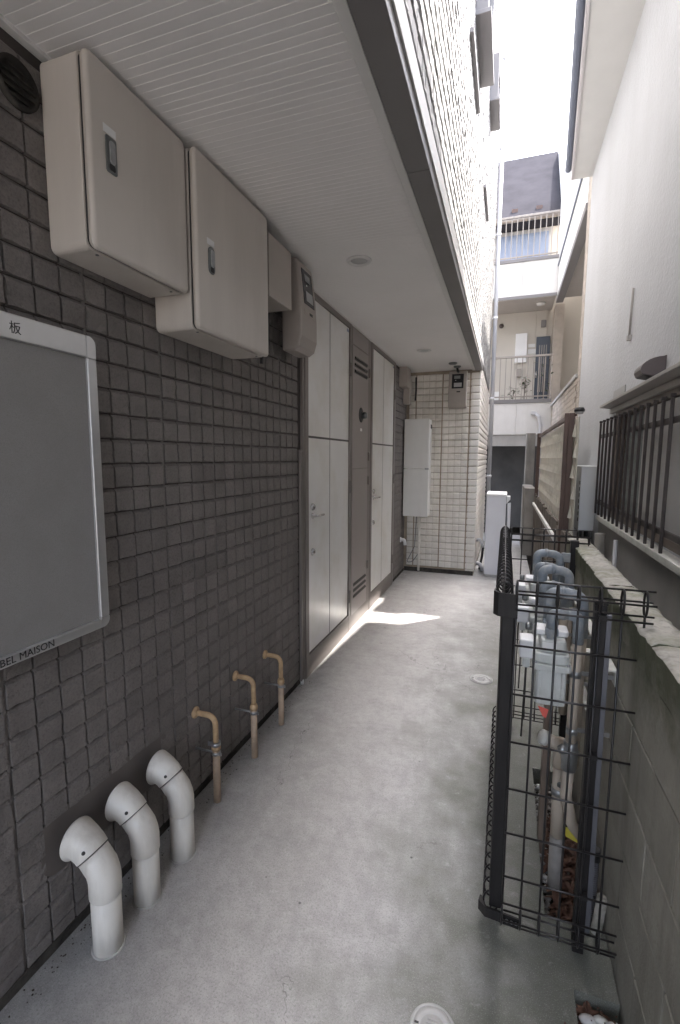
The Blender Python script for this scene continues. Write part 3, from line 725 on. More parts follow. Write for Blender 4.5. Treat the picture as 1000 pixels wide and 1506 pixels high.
dp = thing('downpipe', (-.27, 9.15, 0), 'pale grey rainwater downpipe up the far corner of the tiled building', 'downpipe')
part('pipe', MB().tube([(-.283, 9.18, 0), (-.283, 9.18, 9.6)], .036, 14), 'downpipe', dp)
for z in (1.2, 2.6, 4.0, 5.4, 6.8, 8.2):
    part('bracket', MB().tube([(-.283, 9.18, z), (-.283, 9.18, z + .04)], .042, 14).box(-.36, -.31, 9.17, 9.19, z + .01, z + .03), 'white_box', dp)

# inspection covers
def cover(x, y, r, lab):
    t = thing('inspection_cover', (x, y, 0), lab, 'drain cover', 'round plastic inspection covers set in the floor')
    part('ring', MB().lathe([(r, 0.001), (r, .004), (r - .006, .005), (r - .008, .0035), (r - .0085, .001)], (x, y, 0), (0, 0, 1), 36), 'cover', t)
    part('lid', MB().lathe([(r - .009, .001), (r - .009, .0045), (r * .60, .0048), (r * .58, .0036), (r * .53, .0036), (r * .51, .0048), (.0001, .0048)], (x, y, 0), (0, 0, 1), 36), 'cover', t)
    for k in range(-2, 3):
        l = .36 * r * math.sqrt(1 - (k / 3) ** 2)
        part('rib', MB().box(x - l, x + l, y + k * r * .15 - .002, y + k * r * .15 + .002, .0048, .0068), 'cover', t)
    for s_ in (-1, 1): part('key_hole', MB().box(x + s_ * r * .72 - .006, x + s_ * r * .72 + .006, y - .003, y + .003, .0046, .0052), 'black', t)
cover(-.10, 3.335, .078, 'round pale plastic drain cover in the floor, beside the mesh cage')
cover(-.124, 1.145, .062, 'round pale plastic drain cover in the floor at the near edge')

# ------------------------------------------------------------------ block wall
bw = thing('block_wall', (.42, 1.4, 0), 'stained grey concrete block wall with mossy coping behind the meter cage', 'wall')
core = part('mortar_core', MB().box(.384, .456, -2.5, 3.10, -.13, .985), 'block_joint', bw)
bm_ = []
for s in range(6):
    r = np.random.default_rng(s); w, h, d = .3912, .1915, .092
    mb = MB(); vs = []; nu, nv = 5, 3
    for j in range(nv):
        for i in range(nu):
            u = -w / 2 + w * i / (nu - 1) ; v = -h / 2 + h * j / (nv - 1)
            vs.append((-d / 2 + r.uniform(-.0012, .0012), u, v))
    vs2 = [(d / 2, y_, z_) for (_, y_, z_) in vs]; n = len(vs); fs = []
    for j in range(nv - 1):
        for i in range(nu - 1):
            a = j * nu + i; fs.append((a, a + nu, a + nu + 1, a + 1)); fs.append((n + a, n + a + 1, n + a + nu + 1, n + a + nu))
    rim = list(range(nu)) + [j * nu + nu - 1 for j in range(1, nv)] + [(nv - 1) * nu + i for i in range(nu - 2, -1, -1)] + [j * nu for j in range(nv - 2, 0, -1)]
    for q in range(len(rim)):
        a, b = rim[q], rim[(q + 1) % len(rim)]; fs.append((a, b, n + b, n + a))
    mb.add(vs + vs2, fs); bm_.append(mesh('block', mb, 'block'))
org = root_org(bw)
for c in range(6):
    zc = .985 - .0968 - (5 - c) * .1965
    for k in range(-6, 9):
        yc = .1 + k * .3965 + (.198 if c % 2 else 0)
        if yc + .195 > 3.12 or yc < -2.2: continue
        o = bpy.data.objects.new('block', random.choice(bm_)); COL.objects.link(o); o.parent = bw
        o.location = Vector((.420 + random.uniform(-.0015, .0015), yc, zc)) - org; bevel(o, .0025, 1)
# coping stones with a worn edge
for k in range(-5, 6):
    y0 = .15 + k * .60; y1 = min(y0 + .594, 3.13)
    if y1 - y0 < .1 or y0 < -2.3: continue
    r = np.random.default_rng(40 + k); nu, ny = 7, 22; vs = []; fs = []
    for j in range(ny):
        for i in range(nu):
            t = i / (nu - 1); edge = i in (0, nu - 1)
            vs.append((.366 + .106 * t + (r.uniform(-.004, .004) if edge else 0), y0 + (y1 - y0) * j / (ny - 1), 1.085 - (.007 if edge else 0) + r.uniform(-.0022, .0022)))
    for j in range(ny - 1):
        for i in range(nu - 1):
            a = j * nu + i; fs.append((a, a + 1, a + nu + 1, a + nu))
    n = len(vs); rim = list(range(nu)) + [j * nu + nu - 1 for j in range(1, ny)] + [(ny - 1) * nu + i for i in range(nu - 2, -1, -1)] + [j * nu for j in range(ny - 2, 0, -1)]
    for q in rim: vs.append((vs[q][0] * 1.0 + (.004 if vs[q][0] < .4 else -.002), vs[q][1], .987 if True else 0))
    for q in range(len(rim)):
        a, b = rim[q], rim[(q + 1) % len(rim)]; fs.append((b, a, n + q, n + (q + 1) % len(rim)))
    mb = MB(); mb.add(vs, fs, [True] * ((ny - 1) * (nu - 1)) + [False] * len(rim)); cs = part('coping_stone', mb, 'coping', bw); cs.data.materials.append(M['block'])
    for p in cs.data.polygons[(ny - 1) * (nu - 1):]: p.material_index = 1

# ------------------------------------------------------------------ mesh cage round the gas meters
cg = thing('mesh_cage', (.2, 2.1, 0), 'dark wire mesh cage with rolled edges around the gas meters', 'mesh cage')
FY, SX, BY = 1.478, .012, 2.80
def post(x0, x1, y0, y1, z1, m, cap=True):
    p = part('post', MB().box(x0, x1, y0, y1, -.05, z1), m, cg, .003)
    return p
part('post', MB().box(.008, .046, 1.497, 1.540, .075, 1.112), 'cage_post', cg, .003)
post(.262, .294, 1.500, 1.535, 1.128, 'cage_post')
part('post_cap', MB().box(.260, .296, 1.498, 1.537, 1.1285, 1.140), 'cage_post', cg, .003)
part('post_channel', MB().box(.2942, .309, 1.508, 1.535, .06, 1.10), 'post_grey', cg, .002)
post(.008, .046, 2.745, 2.79, 1.112, 'cage_post'); post(.345, .385, 2.745, 2.79, 1.115, 'cage_post')
ZB, ZT = .046, 1.187
def ring(z, n=16, a0=-90):
    return [(.0185 * math.cos(R_(a0 + 360 * k / n)), z + .036 * math.sin(R_(a0 + 360 * k / n))) for k in range(n + 1)]
def vertical_profile(dz=0):
    """round the bottom roll, up the plane of the panel, round the top roll"""
    return ring(ZB + .036, 14, 90) + [(0, .2)] + ring(ZT - .036 - dz, 14, -90)
def roll_levels(dz=0):
    return [(0, ZT - dz), (.0185, ZT - .036 - dz), (-.0185, ZT - .036 - dz), (0, ZT - .072 - dz), (0, ZB), (.0185, ZB + .030), (-.0185, ZB + .030)]
levels = [.122, .219, .370, .521, .677, .833, .988, 1.098]
def wire(pts, r=.0033, n=6):
    part('wire', MB().tube(pts, r, n), 'cage', cg)
for k in range(7):
    x = .048 + .0556 * k
    wire([(x, FY + o, z) for o, z in vertical_profile()], .0034)
for z in levels: wire([(.046, FY - .004, z), (.402, FY - .004, z)])
for o, z in roll_levels(): wire([(.046, FY + o, z), (.404, FY + o, z)], .0031)
SX = .0135
for k in range(24):
    y = 1.512 + k * .0545
    wire([(SX + o * 1.3, y, z) for o, z in vertical_profile(.014)], .0034)
for z in levels: wire([(SX - .004, 1.50, z), (SX - .004, BY, z)])
for o, z in roll_levels(.014): wire([(SX + o * 1.3, 1.50, z), (SX + o * 1.3, BY, z)], .0031)
for k in range(8):
    x = .048 + .0556 * k
    wire([(x, BY + o, z) for o, z in vertical_profile(.022)], .0032)
for z in levels: wire([(.046, BY - .004, z), (.445, BY - .004, z)])
for o, z in roll_levels(.022): wire([(.046, BY + o, z), (.445, BY + o, z)], .0030)
# corner brackets and bolts
br_ = MB().prism([(.0, 1.485), (.052, 1.478), (.052, 1.472), (-.004, 1.480), (-.018, 1.50), (-.016, 1.53), (-.010, 1.53), (-.010, 1.505)][::-1], 2, 1.072, 1.145)
part('bracket', br_, 'cage_post', cg)
br_ = MB().prism([(.0, 1.485), (.10, 1.474), (.10, 1.468), (-.004, 1.478), (-.026, 1.50), (-.022, 1.52), (-.016, 1.52), (-.012, 1.503)][::-1], 2, .050, .085)
part('bracket', br_, 'cage_post', cg)
for x, z in ((.02, 1.105), (.078, .067), (.092, .067), (.064, .067)): part('bolt', MB().lathe([(.0055, 0), (.0055, .004), (.0001, .005)], (x, 1.4715 if z < .5 else 1.482, z), (0, -1, 0), 8), 'zinc', cg)
for z in (1.10, .677, .219): part('clip', MB().box(.268, .289, 1.470, 1.489, z - .007, z + .007), 'cage', cg).__setitem__('label', 'small clip holding the mesh to the post')
part('wall_bracket', MB().box(.30, .345, 2.735, 2.744, 1.00, 1.05), 'zinc', cg, .002)

# ------------------------------------------------------------------ gas meters and pipes
def gas_meter(yc, lab, tagc):
    t = thing('gas_meter', (.17, yc, .72), lab, 'gas meter', 'grey gas meters inside the mesh cage')
    x0, x1 = .118, .226; y0, y1 = yc - .088, yc + .088
    lower = MB().prism([(p[0], p[1]) for p in rrect(x1 - x0 - .012, y1 - y0 - .012, .014, 3, x0 + .006, y0 + .006)], 2, .728, .850)
    part('lower_case', lower, 'gas_meter', t, .004)
    rb = MB()
    for xx in (x0 + .012, x0 + .058, x1 - .024): rb.box(xx, xx + .012, y0 - .001, y0 + .0055, .735, .848)
    part('rib', rb, 'gas_meter', t, .002)
    part('flange', MB().prism(rrect(x1 - x0 + .012, y1 - y0 + .012, .016, 3, x0 - .006, y0 - .006), 2, .8505, .872), 'gas_meter', t, .003)
    part('upper_case', MB().prism(rrect(x1 - x0 - .002, y1 - y0 - .004, .016, 3, x0 + .001, y0 + .002), 2, .8725, .908), 'gas_meter', t, .006)
    part('valve_chest', MB().prism(rrect(.078, y1 - y0 - .02, .012, 3, x0 + .018, y0 + .01), 2, .9085, .952), 'gas_meter', t, .006)
    part('top_cover', MB().prism(rrect(.108, .075, .012, 3, x0 - .002, yc - .038), 2, .9525, .972), 'white_box', t, .005)
    part('display_box', MB().box(.070, x0 - .002, yc - .06, yc + .01, .872, .938), 'white_box', t, .006)
    part('display_arm', MB().box(.086, x0 - .001, yc + .012, yc + .05, .90, .925), 'gas_meter', t, .004)
    part('reset_knob', MB().lathe([(.014, 0), (.014, .018), (.010, .022), (.0001, .022)], (.112, yc + .035, .955), (-1, 0, 0), 14), 'lock_grey', t)
    part('cable_box', MB().box(.082, .106, yc - .055, yc - .03, .838, .871), 'gas_meter', t, .003)
    part('wire_lead', MB().tube(bend([(.094, yc - .043, .838), (.092, yc - .043, .70), (.090, yc - .043, .58)], .03), .003, 6), 'black', t)
    for yy in (yc - .055, yc + .055):
        part('union', MB().lathe([(.017, 0), (.017, .01), (.023, .012), (.023, .032), (.019, .036), (.0165, .040)], (.168, yy, .953), (0, 0, 1), 6, False), 'blue_pipe', t)
    part('dial_cover', MB().box(x0 - .0035, x0 - .001, yc - .02, yc + .075, .878, .903), 'lcd', t, .001)
    part('label_plate', MB().box(x0 + .022, x0 + .066, y0 + .0085, y0 + .0098, .917, .944), 'label_white', t)
    for xx in (x0 - .001, x1 - .009):
        for yy in (y0 - .001, y1 - .009): part('bolt', MB().lathe([(.0055, 0), (.0055, .006), (.0001, .0065)], (xx + .005, yy + .005, .872), (0, 0, 1), 6), 'zinc', t)
    if tagc:
        part('warning_tag', MB().add([(.135, y0 - .006, .728), (.168, y0 - .010, .722), (.160, y0 - .018, .694), (.150, y0 - .016, .700)], [(0, 3, 2, 1)]).add([(.135, y0 - .0068, .728), (.168, y0 - .0108, .722), (.160, y0 - .0188, .694), (.150, y0 - .0168, .700)], [(0, 1, 2, 3)]), 'red', t)
    return t
gas_meter(1.73, 'grey gas meter with red warning tag, nearest in the mesh cage', True)
gas_meter(2.10, 'grey gas meter behind the first one in the mesh cage', False)
gas_meter(2.47, 'grey gas meter deepest in the mesh cage', False)

def gas_pipes(yc, lab):
    t = thing('gas_pipe', (.245, yc, 0), lab, 'gas pipe', 'painted gas pipes over the meters')
    ya, yb = yc - .055, yc + .055
    part('outlet_elbow', MB().tube(bend([(.168, ya, .985), (.168, ya, 1.040), (.215, ya, 1.040)], .035), .0185, 14).tube([(.196, ya, 1.040), (.207, ya, 1.040)], .0205, 14), 'blue_pipe', t)
    part('outlet_elbow', MB().tube(bend([(.200, ya, 1.040), (.248, ya, 1.036), (.248, ya, .945)], .045), .0178, 14), 'blue_pipe', t)
    part('riser', MB().tube([(.248, ya, .952), (.248, ya, .955), (.246, ya, .60)], .0165, 14), 'beige_pipe', t)
    part('inlet_elbow', MB().tube(bend([(.168, yb, .985), (.168, yb, 1.078), (.215, yb, 1.083)], .045), .0200, 14), 'blue_pipe', t)
    part('inlet_elbow', MB().tube(bend([(.205, yb, 1.083), (.272, yb, 1.076), (.276, yb, .93)], .06), .0188, 14).tube([(.203, yb, 1.083), (.214, yb, 1.083)], .0215, 14), 'blue_pipe', t)
    part('inlet_riser', MB().tube([(.276, yb, .94), (.276, yb, .45)], .0165, 12), 'beige_pipe', t)
    for z in (.83, .63): part('clamp', MB().tube([(.247, ya, z), (.247, ya, z + .022)], .0185, 12).box(.247, .36, ya + .005, ya + .010, z + .004, z + .018), 'zinc', t)
    return t
g1 = gas_pipes(1.73, 'blue-grey elbows and beige riser over the nearest gas meter')
gas_pipes(2.10, 'blue-grey elbows and beige riser over the second gas meter')
gas_pipes(2.47, 'blue-grey elbows and beige riser over the deepest gas meter')
part('valve', MB().tube([(.246, 1.675, .60), (.246, 1.675, .585), (.246, 1.675, .57), (.244, 1.675, .50)], [.022, .022, .026, .024], 14).lathe([(.016, 0), (.016, .02), (.012, .03), (.0001, .032)], (.236, 1.668, .575), (-.9, -.4, 0), 12), 'zinc', g1)
part('lower_joint', MB().tube(bend([(.244, 1.675, .50), (.242, 1.68, .40), (.27, 1.70, .28), (.34, 1.74, .18)], .06), .019, 12), 'beige_pipe', g1)
sp = thing('supply_pipe', (.235, 1.78, 0), 'thick beige pipe with taped joints rising from the leaf-filled pit', 'pipe')
part('pipe', MB().tube([(.234, 1.775, .165), (.230, 1.775, .44)], .0225, 16), 'beige_pipe', sp)
part('taped_base', MB().tube([(.236, 1.775, -.1), (.235, 1.775, .17)], .0245, 16), 'tape', sp)
part('collar', MB().tube([(.232, 1.775, .335), (.232, 1.775, .36)], .0265, 16), 'zinc', sp)
part('tee', MB().tube([(.230, 1.775, .44), (.230, 1.78, .54)], .0235, 14).tube([(.23, 1.775, .52), (.175, 1.765, .545)], .023, 14), 'beige_pipe', sp)
part('end_cap', MB().lathe([(.027, 0), (.027, .018), (.02, .024), (.0001, .024)], (.180, 1.766, .543), (-.9, -.15, .35), 14), 'rail_white', sp)
tp2 = MB().lathe([(.011, 0), (.011, .0015), (.0001, .0015)], (.232, 1.752, .385), (0, -1, 0), 14)
part('drop_mark', tp2, 'lock_grey', sp)
bd = single('cable_duct', MB().box(.186, .216, 1.93, 1.98, -.1, .86), 'brown_duct', (.2, 1.95, 0), 'brown square duct standing behind the thick beige pipe', 'duct', bev=.004)
rl = thing('pipe_rail', (.36, 2.0, .86), 'white angle rails on the block wall carrying the gas pipes', 'rail')
part('rail', MB().box(.338, .366, 1.66, 2.72, .868, .874).box(.360, .366, 1.66, 2.72, .820, .868), 'rail_white', rl, .001)
part('rail', MB().box(.338, .366, 1.86, 2.72, .560, .566).box(.360, .366, 1.86, 2.72, .515, .560), 'rail_white', rl, .001)
for y in (1.80, 2.2, 2.6): part('bracket', MB().box(.27, .358, y - .02, y + .02, .8745, .880), 'rail_white', rl, .001)
yl = single('warning_tag', MB().add([(.262, 1.86, .145), (.325, 1.85, .155), (.320, 1.84, .105), (.275, 1.85, .115)], [(0, 3, 2, 1)]).add([(.262, 1.861, .145), (.325, 1.851, .155), (.320, 1.841, .105), (.275, 1.851, .115)], [(0, 1, 2, 3)]), 'yellow', (.29, 1.85, .1), 'crumpled yellow tag among the dead leaves in the pit', 'tag')
fx = thing('corrugated_hose', (.335, 1.66, 0), 'ribbed grey hose with black cap beside the block wall', 'hose')
mb = MB(); path = [(.338, 1.66, -.08 + .004 * k) for k in range(72)]; mb.tube(path, [.0135 + (.002 if k % 2 else 0) for k in range(72)], 10, smooth=False); part('hose', mb, 'post_grey', fx)
part('cap', MB().tube([(.338, 1.66, .205), (.338, 1.66, .245)], .018, 12), 'black', fx)
single('offcut_pipe', MB().tube([(.335, 1.585, -.06), (.362, 1.62, .11)], .017, 12), 'coping', (.34, 1.6, 0), 'short pale pipe offcut leaning by the block wall', 'pipe')

# pit filling
def scatter_pebbles(name, n, area, zr, sizes, m, seed, lab):
    r = np.random.default_rng(seed); t = (1 + 5 ** .5) / 2
    iv = np.array([(-1, t, 0), (1, t, 0), (-1, -t, 0), (1, -t, 0), (0, -1, t), (0, 1, t), (0, -1, -t), (0, 1, -t), (t, 0, -1), (t, 0, 1), (-t, 0, -1), (-t, 0, 1)]) / 1.9
    ifc = [(0, 11, 5), (0, 5, 1), (0, 1, 7), (0, 7, 10), (0, 10, 11), (1, 5, 9), (5, 11, 4), (11, 10, 2), (10, 7, 6), (7, 1, 8), (3, 9, 4), (3, 4, 2), (3, 2, 6), (3, 6, 8), (3, 8, 9), (4, 9, 5), (2, 4, 11), (6, 2, 10), (8, 6, 7), (9, 8, 1)]
    mb = MB()
    for _ in range(n):
        s = r.uniform(*sizes); p = np.array([r.uniform(area[0] + s, area[1] - s), r.uniform(area[2] + s, area[3] - s), r.uniform(*zr)])
        sc = np.array([s * r.uniform(.7, 1.2), s * r.uniform(.7, 1.2), s * r.uniform(.45, .8)])
        a = r.uniform(0, 6.28); v = iv * (1 + r.uniform(-.15, .15, (12, 1))) * sc
        v = np.stack([v[:, 0] * math.cos(a) - v[:, 1] * math.sin(a), v[:, 0] * math.sin(a) + v[:, 1] * math.cos(a), v[:, 2]], 1) + p
        mb.add([tuple(x) for x in v], ifc, True)
    return single(name, mb, m, (area[0], area[2], 0), kind='stuff', label=lab)
scatter_pebbles('gravel', 420, (P1[0], P1[1], P1[2], P1[3]), (-.10, -.055), (.006, .014), 'pebble', 1, 'mixed gravel in the pit under the gas meters')
scatter_pebbles('gravel', 520, (P2[0], P2[1], P2[2], P2[3]), (-.085, -.045), (.006, .014), 'pebble', 2, 'mixed gravel in the near pit by the block wall')
scatter_pebbles('pale_gravel', 70, (P1[0], P1[0] + .05, P1[2] + .15, P1[3] - .02), (-.06, -.045), (.006, .012), 'white_stone', 3, 'pale pebbles along the edge of the pit')
def leaves(name, n, area, zr, seed, lab, L=(.03, .075)):
    r = np.random.default_rng(seed); mb = MB()
    for _ in range(n):
        l = r.uniform(*L); w = l * r.uniform(.05, .17); p = Vector((r.uniform(area[0] + .02, area[1] - .02), r.uniform(area[2] + .02, area[3] - .02), r.uniform(*zr)))
        a = r.uniform(0, 6.28); c = r.uniform(.2, .9); tilt = r.uniform(-.5, .5)
        vs = []
        for i in range(5):
            t = i / 4; ww = w * math.sin(math.pi * (.08 + .84 * t)); u = (t - .5) * l
            for s_ in (-1, 0, 1):
                lx, ly, lz = u, s_ * ww, abs(s_) * ww * c + tilt * u + l * .15 * math.sin(math.pi * t)
                vs.append((p.x + lx * math.cos(a) - ly * math.sin(a), p.y + lx * math.sin(a) + ly * math.cos(a), p.z + lz))
        fs = []
        for i in range(4):
            for k in range(2): q = i * 3 + k; fs.append((q, q + 1, q + 4, q + 3))
        mb.add(vs, fs, True)
    return single(name, mb, 'dead_leaf', (area[0], area[2], 0), kind='stuff', label=lab)
leaves('dead_leaves', 520, (P1[0] + .01, P1[1], P1[2], P1[2] + .55), (-.075, -.025), 5, 'brown curled dead leaves in the pit under the gas meters')
leaves('dead_leaves', 40, (P2[0], P2[1], P2[3] - .08, P2[3]), (-.055, -.035), 6, 'brown curled dead leaves in the near pit')
scatter_pebbles('grit', 260, (.20, .366, .2, 1.36), (.001, .003), (.0015, .0045), 'dead_leaf', 8, 'fine grit and leaf bits along the foot of the block wall')
scatter_pebbles('grit', 200, (-1.272, -1.20, .5, 2.9), (.001, .002), (.0012, .0035), 'soil', 9, 'fine dirt along the foot of the dark tiled wall')
r = np.random.default_rng(11)
def stone(x, y, z, s, k, m_s, lab):
    t = MB(); n, m_ = 10, 6; vs = [];
    for j in range(1, m_):
        for i in range(n):
            a = 2 * math.pi * i / n; b_ = math.pi * j / m_; q = 1 + r.uniform(-.1, .1)
            vs.append((x + s * 1.35 * q * math.sin(b_) * math.cos(a), y + s * .8 * q * math.sin(b_) * math.sin(a), z + s * .65 * math.cos(b_)))
    vs += [(x, y, z + s * .66), (x, y, z - s * .66)]; fs = []
    for j in range(m_ - 2):
        for i in range(n): fs.append((j * n + i, (j + 1) * n + i, (j + 1) * n + (i + 1) % n, j * n + (i + 1) % n))
    T, B = len(vs) - 2, len(vs) - 1
    for i in range(n): fs.append((T, i, (i + 1) % n)); fs.append((B, (m_ - 2) * n + (i + 1) % n, (m_ - 2) * n + i))
    t.add(vs, fs, True); o = single('stone', t, m_s, (x, y, z), lab, 'stone', 'pale stones in the near pit'); o.rotation_euler = (0, 0, r.uniform(-.8, .9))
for k, (x, y, sz, m_, lab) in enumerate((
        (.285, 1.332, .019, 'white_stone', 'large white oval stone at the floor edge of the near gravel pit'),
        (.318, 1.338, .015, 'rail_white', 'small cream stone between two larger stones in the near gravel pit'),
        (.349, 1.322, .021, 'white_box', 'largest bright white stone, against the block wall in the near gravel pit'),
        (.312, 1.296, .017, 'win_grey', 'grey oval stone amid the white ones in the near gravel pit'),
        (.350, 1.280, .016, 'cover', 'dull pale stone by the block wall at the near edge of the gravel pit'))):
    stone(x, y, -.026 + (k % 3) * .006, sz, k, m_, lab)

# ------------------------------------------------------------------ stuccoed house on the right
HX, HE, EZ = .72, 5.80, 4.45
hs = thing('stucco_house', (2.5, 2.0, 0), 'white stuccoed house with deep eave and barred window above the block wall', 'house')
WY0, WY1, WZ0, WZ1 = .9, 3.84, 1.135, 1.885
hw = part('stucco_wall', MB().box(HX, 5, WY1, HE, -.1, EZ).box(HX, 5, -2.6, WY0, -.1, EZ).box(HX, 5, WY0, WY1, WZ1, EZ).box(HX, 5, WY0, WY1, -.1, WZ0).box(HX + .14, 5, WY0, WY1, WZ0, WZ1), 'stucco', hs)
part('base_render', MB().box(HX - .012, HX - .001, -2.6, 4.16, -.1, 1.085), 'mortar', hs, .003)
def splay(mb):
    """the eave runs a little out of parallel with the wall"""
    mb.v = [(x - (0.075 * (HE - y) if x < .6 else 0), y, z) for x, y, z in mb.v]; return mb
part('eave_soffit', splay(MB().box(.545, 5, -2.6, HE + .012, EZ + .001, EZ + .03)), 'eave', hs)
part('eave_fascia', splay(MB().box(.520, .5445, -2.6, HE + .016, EZ - .012, EZ + .13)), 'eave_fascia', hs, .004)
part('gable_board', MB().box(.545, 5, HE + .0125, HE + .03, EZ + .0005, EZ + .16), 'eave', hs)
mb = MB(); pts = [(-.030 * math.cos(R_(a)), -.030 * math.sin(R_(a))) for a in range(0, 181, 20)]
pts2 = [(p[0] * .9, p[1] * .9) for p in pts[::-1]]
poly = [(EZ + .100 + p[1], .489 + p[0]) for p in pts + pts2]
mb.prism(poly[::-1], 1, -2.6, HE + .02); part('gutter', splay(mb), 'gutter', hs)
rf = MB().prism([(EZ + .13, .50), (EZ + .17, .50), (6.6, 5.0), (6.55, 5.0)][::-1], 1, -2.6, HE + .03)
part('roof', splay(rf), 'slate', hs)
fr = part('window_frame', MB().box(HX - .004, HX + .06, WY1 - .10, WY1 - .002, WZ0 + .002, WZ1 - .002).box(HX - .002, HX + .05, WY0, WY1 - .10, WZ1 - .05, WZ1 - .002).box(HX + .0, HX + .05, WY0, WY1 - .10, WZ0 + .002, WZ0 + .045).box(HX + .03, HX + .06, 3.12, 3.16, WZ0 + .045, WZ1 - .05), 'win_brown', hs, .003)
part('pane', MB().box(HX + .05, HX + .056, 3.16, WY1 - .10, WZ0 + .045, WZ1 - .05), 'frosted', fr)
for k in range(9): part('pane_louvre', MB().box(HX + .046, HX + .0495, 3.17, WY1 - .11, WZ0 + .07 + k * .068, WZ0 + .115 + k * .068), 'frosted', fr)
part('shutter_panel', MB().box(HX + .005, HX + .035, 1.98, 3.12, WZ0 + .05, WZ1 - .055), 'win_grey', fr, .004)
part('shutter_panel', MB().box(HX + .005, HX + .035, .92, 1.97, WZ0 + .05, WZ1 - .055), 'win_grey', fr, .004)
part('sill', MB().box(HX - .06, HX - .0, WY0, 3.98, 1.092, 1.128), 'rail_white', hs, .003)
part('canopy', MB().prism([(1.908, HX - .001), (1.962, HX - .001), (1.935, HX - .085), (1.918, HX - .085)], 1, .8, 3.98), 'canopy', hs, .002)
part('canopy_fillet', MB().box(HX - .022, HX - .001, .85, 3.965, 1.872, 1.9075), 'canopy', hs, .002)

gr = thing('window_grille', (.66, 3.2, 1.1), 'dark brown vertical bar grille across the house window', 'window grille')
for k in range(14):
    y = 4.035 - k * .1252
    b = part('bar', MB().box(.653, .667, y - .007, y + .007, 1.135, 1.812), 'bar', gr, .003)
    part('bar_cap', MB().box(.650, .670, y - .010, y + .010, 1.8125, 1.828), 'bar', b, .002)
part('rail', MB().box(.6675, .684, 1.9, 4.10, 1.702, 1.730), 'bar', gr, .003)
part('rail', MB().box(.6675, .684, 1.9, 4.10, 1.208, 1.236), 'bar', gr, .003)
for y, z in ((4.085, 1.717), (4.085, 1.222), (2.2, 1.717), (2.2, 1.222)): part('bracket', MB().box(.6845, HX - .001, y - .012, y + .012, z - .012, z + .012), 'bar', gr, .002)

ho = thing('exhaust_hood', (HX, 3.05, 2.0), 'dark brown curved exhaust hood on the white wall above the canopy', 'exhaust hood')
hp = [(1.965, HX - .001)]
y0h, y1h = 2.765, 2.905
pts = [(1.945, HX - .001), (1.967, HX - .100), (1.990, HX - .108)]
for k in range(8):
    a = R_(90 * k / 7); pts.append((1.990 + .060 * math.sin(a), HX - .012 - .096 * math.cos(a)))
pts.append((2.054, HX - .001))
part('shell', MB().prism(pts, 1, y0h, y1h), 'hood', ho, .002)
part('mouth', MB().prism([(1.9435, HX - .008), (1.9445, HX - .008), (1.9645, HX - .096), (1.9635, HX - .096)], 1, y0h + .008, y1h - .008), 'black', ho)
part('duct', MB().tube([(HX - .034, y0h + .05, 1.952), (HX - .03, y0h + .05, 1.925)], .022, 14), 'canopy', ho)

wb = thing('wall_box', (.66, 4.6, .93), 'white wall-hung service box beside the window grille', 'service box')
part('case', MB().box(.60, HX - .001, 4.42, 4.86, .945, 1.475), 'white_box', wb, .004)
part('lid', MB().box(.594, HX - .001, 4.412, 4.868, 1.4755, 1.487), 'white_box', wb, .002)
for k in range(7): part('slot', MB().box(.5975, .6005, 4.44, 4.47, 1.02 + k * .052, 1.05 + k * .052), 'black', wb)
part('tap', MB().tube([(.63, 4.52, .945), (.63, 4.52, .86)], .018, 10).tube([(.68, 4.52, .945), (.68, 4.52, .84)], .018, 10), 'black', wb)
part('pipe', MB().tube([(.63, 4.52, .86), (.63, 4.52, .0)], .014, 10).tube([(.685, 4.6, .86), (.685, 4.6, 0)], .02, 10), 'downpipe', wb)
part('conduit', MB().tube([(.60, 4.9, 1.478), (.60, 6.0, 1.478)], .008, 8), 'label_white', wb)
hp_ = thing('house_drain', (.70, 3.6, 0), 'pair of grey pipes low on the house wall behind the block wall', 'pipe')
part('pipe', MB().tube([(.655, 3.75, 0), (.655, 3.75, 1.02)], .035, 12), 'old_concrete', hp_)
part('pipe', MB().tube([(.675, 3.35, 0), (.675, 3.35, 1.04)], .012, 10), 'downpipe', hp_)
cr = thing('wall_rod', (HX, 3.54, 2.4), 'thin rusty vertical rod fixed to the white house wall', 'rod')
part('rod', MB().tube([(HX - .012, 3.53, 2.61), (HX - .012, 3.55, 2.33)], .007, 8), 'canopy', cr)
part('foot', MB().box(HX - .022, HX - .0, 3.535, 3.575, 2.30, 2.33), 'canopy', cr)
single('wall_patch', MB().box(HX - .006, HX - .0005, 3.60, 3.95, 1.965, 2.03), 'win_grey', (HX, 3.8, 2), 'small square of grey mesh on the white wall above the canopy', 'vent')

# ------------------------------------------------------------------ screen fence beyond the block wall
sf = thing('screen_fence', (.5, 6, 0), 'brown framed fence with pale scalloped screen above dark planks', 'fence')
FX = .50
part('post', MB().box(FX - .045, FX - .005, 4.16, 4.20, 0, 1.905), 'brown_post', sf, .002)
part('post', MB().box(FX - .075, FX - .045, 4.165, 4.195, 0, 1.905), 'brown_post', sf, .002)
part('post', MB().box(FX - .06, FX - .01, 7.9, 7.95, 0, 1.93), 'brown_post', sf, .003)
part('top_rail', MB().box(FX - .04, FX - .012, 4.205, 7.89, 1.868, 1.905), 'brown_post', sf, .003)
part('middle_rail', MB().box(FX - .04, FX - .012, 4.205, 7.89, .93, .965), 'brown_post', sf, .003)
